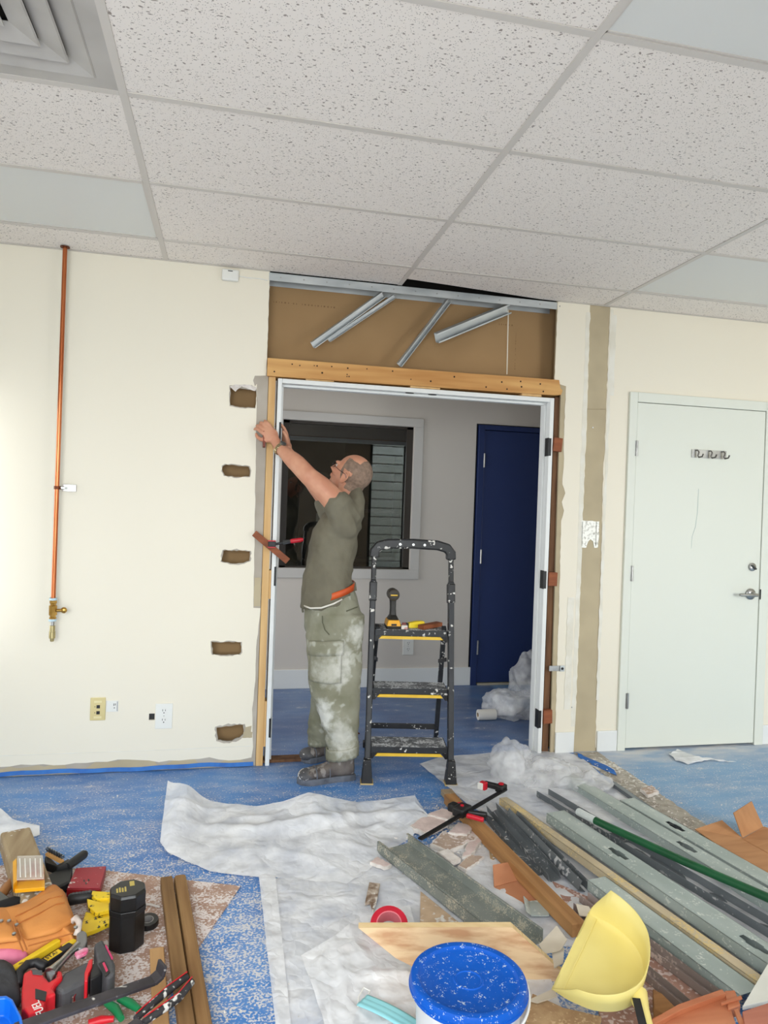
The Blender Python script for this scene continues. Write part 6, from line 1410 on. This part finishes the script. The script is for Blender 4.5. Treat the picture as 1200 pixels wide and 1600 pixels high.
# yellow bar and lettered knife
YB_ = mat('level_yellow', (240, 204, 40), (226, 186, 30), 9, .5, dust=.08, dscale=50, dustc=(120, 100, 40))
a, b = FZ(16, 1520, .05), FZ(92, 1472, .06); t = tag(MB().bar(a, b, .020, .022).build('yellow_level', YB_, bevel=.003), 'thin yellow bar under the leather pouch', 'level')
a, b = FZ(66, 1508, .055), FZ(112, 1478, .062); t = thing('lettered_knife', 'black and yellow lettered knife beside the yellow bar', 'knife', a); t.location.z = .045
rel(MB().bar(a, b, .026, .018), 'handle', TK, t, bevel=.004); m_ = a.lerp(b, .36)+Vector((0, 0, .0095)); d = b-a
rel(MB().bar(a.lerp(b, .12)+Vector((0, 0, .0088)), a.lerp(b, .6)+Vector((0, 0, .0088)), .020, .0012), 'yellow_label', YB_, t)
text('STAN', .018, TK, t, 'lettering', m_+Vector((0, 0, .0006)), (0, 0, math.atan2(d.y, d.x)))
a, b = FZ(100, 1484, .058), FZ(118, 1472, .060); rel(MB().bar(a, b, .022, .02), 'yellow_end', YB_, t, bevel=.003)
t = tag(puff([(-30, 1492), (10, 1490), (34, 1490), (48, 1494), (44, 1502), (20, 1508), (-30, 1514)], .01, .055, 'pink_glove', mat('pink_cloth', (222, 130, 156), (206, 108, 138), 20, .85)), 'pink work glove tucked under the leather pouch', 'glove')
t = tag(puff([(-40, 1512), (8, 1508), (24, 1520), (32, 1548), (34, 1566), (10, 1566), (-40, 1570)], .008, .070, 'dark_cloth', mat('charcoal_cloth', (62, 62, 64), (48, 48, 50), 20, .95, bump=.2), amp=.012), 'crumpled charcoal cloth behind the blue bin', 'cloth')
# blue bin corner
BLU = mat('bin_blue', (18, 116, 224), (14, 104, 210), 8, .35)
t = thing('blue_bin', 'bright blue plastic bin cut off by the lower left corner', 'bin', FZ(0, 1600)); t.location.z = .006
pts = outline([(-60, 1562), (10, 1556), (20, 1562), (34, 1590), (44, 1640), (-60, 1640)], .11); c2 = sum(pts, Vector())/len(pts)
ins = [c2+(p-c2)*.86 for p in pts]
q = MB(); dz = Vector((0, 0, 1)); 
rings = [[Vector((c2.x+(p.x-c2.x)*.92, c2.y+(p.y-c2.y)*.92, .008)) for p in pts], [Vector((p.x, p.y, .105)) for p in pts], [Vector((p.x, p.y, .112)) for p in pts], [Vector((p.x, p.y, .112)) for p in ins], [Vector((c2.x+(p.x-c2.x)*.78, c2.y+(p.y-c2.y)*.78, .07)) for p in pts]]
q.loft(rings); rel(q, 'shell', BLU, t, bevel=.005)
# flat pry bar, pliers, green and red grips
PRY = mat('pry_bar_steel', (78, 74, 78), (58, 54, 58), 16, .55, .4, dust=.12, dscale=40)
t = thing('pry_bar', 'long dark flat pry bar with curled end across the planks', 'pry bar', FZ(150, 1570)); t.location.z = .03
a, b = FZ(24, 1608, .105), FZ(240, 1532, .085)
rel(MB().bar(a, b, .036, .010), 'shaft', PRY, t, bevel=.002)
d = (b-a).normalized(); rel(MB().bar(b-d*.002, b+d*.020+Vector((0, 0, .012)), .040, .010).bar(b+d*.018+Vector((0, 0, .012)), b+d*.024+Vector((0, 0, .040)), .044, .009), 'curled_claw', PRY, t, bevel=.002)
t = thing('pliers', 'black and red handled pliers resting on the planks', 'pliers', FZ(240, 1570)); t.location.z = .045
GR = mat('plier_grip', (52, 50, 52), (40, 38, 40), 16, .6, dust=.08, dscale=60)
for k, pl in enumerate(([(212, 1592), (236, 1570), (262, 1548), (292, 1526)], [(224, 1598), (250, 1580), (278, 1560), (300, 1534)])):
    P = [FZ(u, v, .070+.004*k) for u, v in pl]; rel(MB().tube([P[0], P[1], P[2], P[3]], [.008, .010, .011, .009], 10), 'grip', GR, t, smooth=True)
    rel(MB().tube([p+Vector((0, .006, .010)) for p in P], .0016, 6), 'red_line', TR, t)
a, b = FZ(220, 1596, .07), FZ(180, 1625, .065); rel(MB().bar(a, b, .030, .014), 'jaw', PRY, t, bevel=.004)
GRN = mat('green_grip', (20, 140, 84), (14, 124, 72), 9, .4)
t = thing('green_snips', 'green handled snips sticking out under the pry bar', 'snips', FZ(190, 1575)); t.location.z = .008
for pl in ([(166, 1566), (180, 1576), (190, 1592)], [(186, 1560), (204, 1568), (218, 1578)]):
    P = [FZ(u, v, .03) for u, v in pl]; rel(MB().tube(P, [.009, .012, .008], 12), 'grip', GRN, t, smooth=True)
rel(MB().tube([FZ(150, 1570, .03), FZ(166, 1566, .03)], .006, 8), 'pivot', STEEL, t)
t = tag(MB().tube([FZ(138, 1600, .03), FZ(158, 1594, .03), FZ(178, 1592, .03)], [.010, .011, .007], 12).build('red_grip', TR, smooth=True), 'red tool handle at the bottom edge below the pry bar', 'hand tool')
t = thing('wrench', 'small chrome adjustable wrench beside the red cordless tool', 'wrench', FZ(115, 1545)); t.location.z = .03
flat([(110, 1548), (114, 1541), (121, 1543), (119, 1552), (114, 1559), (109, 1556)], .03, .060, 'head', mat('chrome', (214, 214, 214), None, 5, .15, 1), t, bevel=.003); a, b = FZ(118, 1546, .05), FZ(146, 1524, .04); rel(MB().bar(a, b, .016, .008), 'shank', TK, t, bevel=.002)
# loose screws
sc0 = None; rnd = random.Random(9)
me = None
for k in range(16):
    p = FZ(rnd.uniform(140, 172), rnd.uniform(1532, 1548), .01)
    if me is None:
        o = MB().lathe([(.0005, -.014), (.0018, -.012), (.0018, .012), (.0042, .015), (.0042, .016), (.0005, .016)], 8, (0, 0, 0), Matrix.Rotation(R(90), 3, 'Y')).build('screw', STEEL, loc=p); me = o.data
    else: o = bpy.data.objects.new('screw', me); col.objects.link(o)
    o.location = (p.x, p.y, .012+rnd.uniform(0, .010)); o.rotation_euler = (0, rnd.uniform(-.4, .4), rnd.uniform(0, 6.28)); tag(o, 'loose steel screw in the little heap above the pry bar', 'screw', 'loose screws above the pry bar')
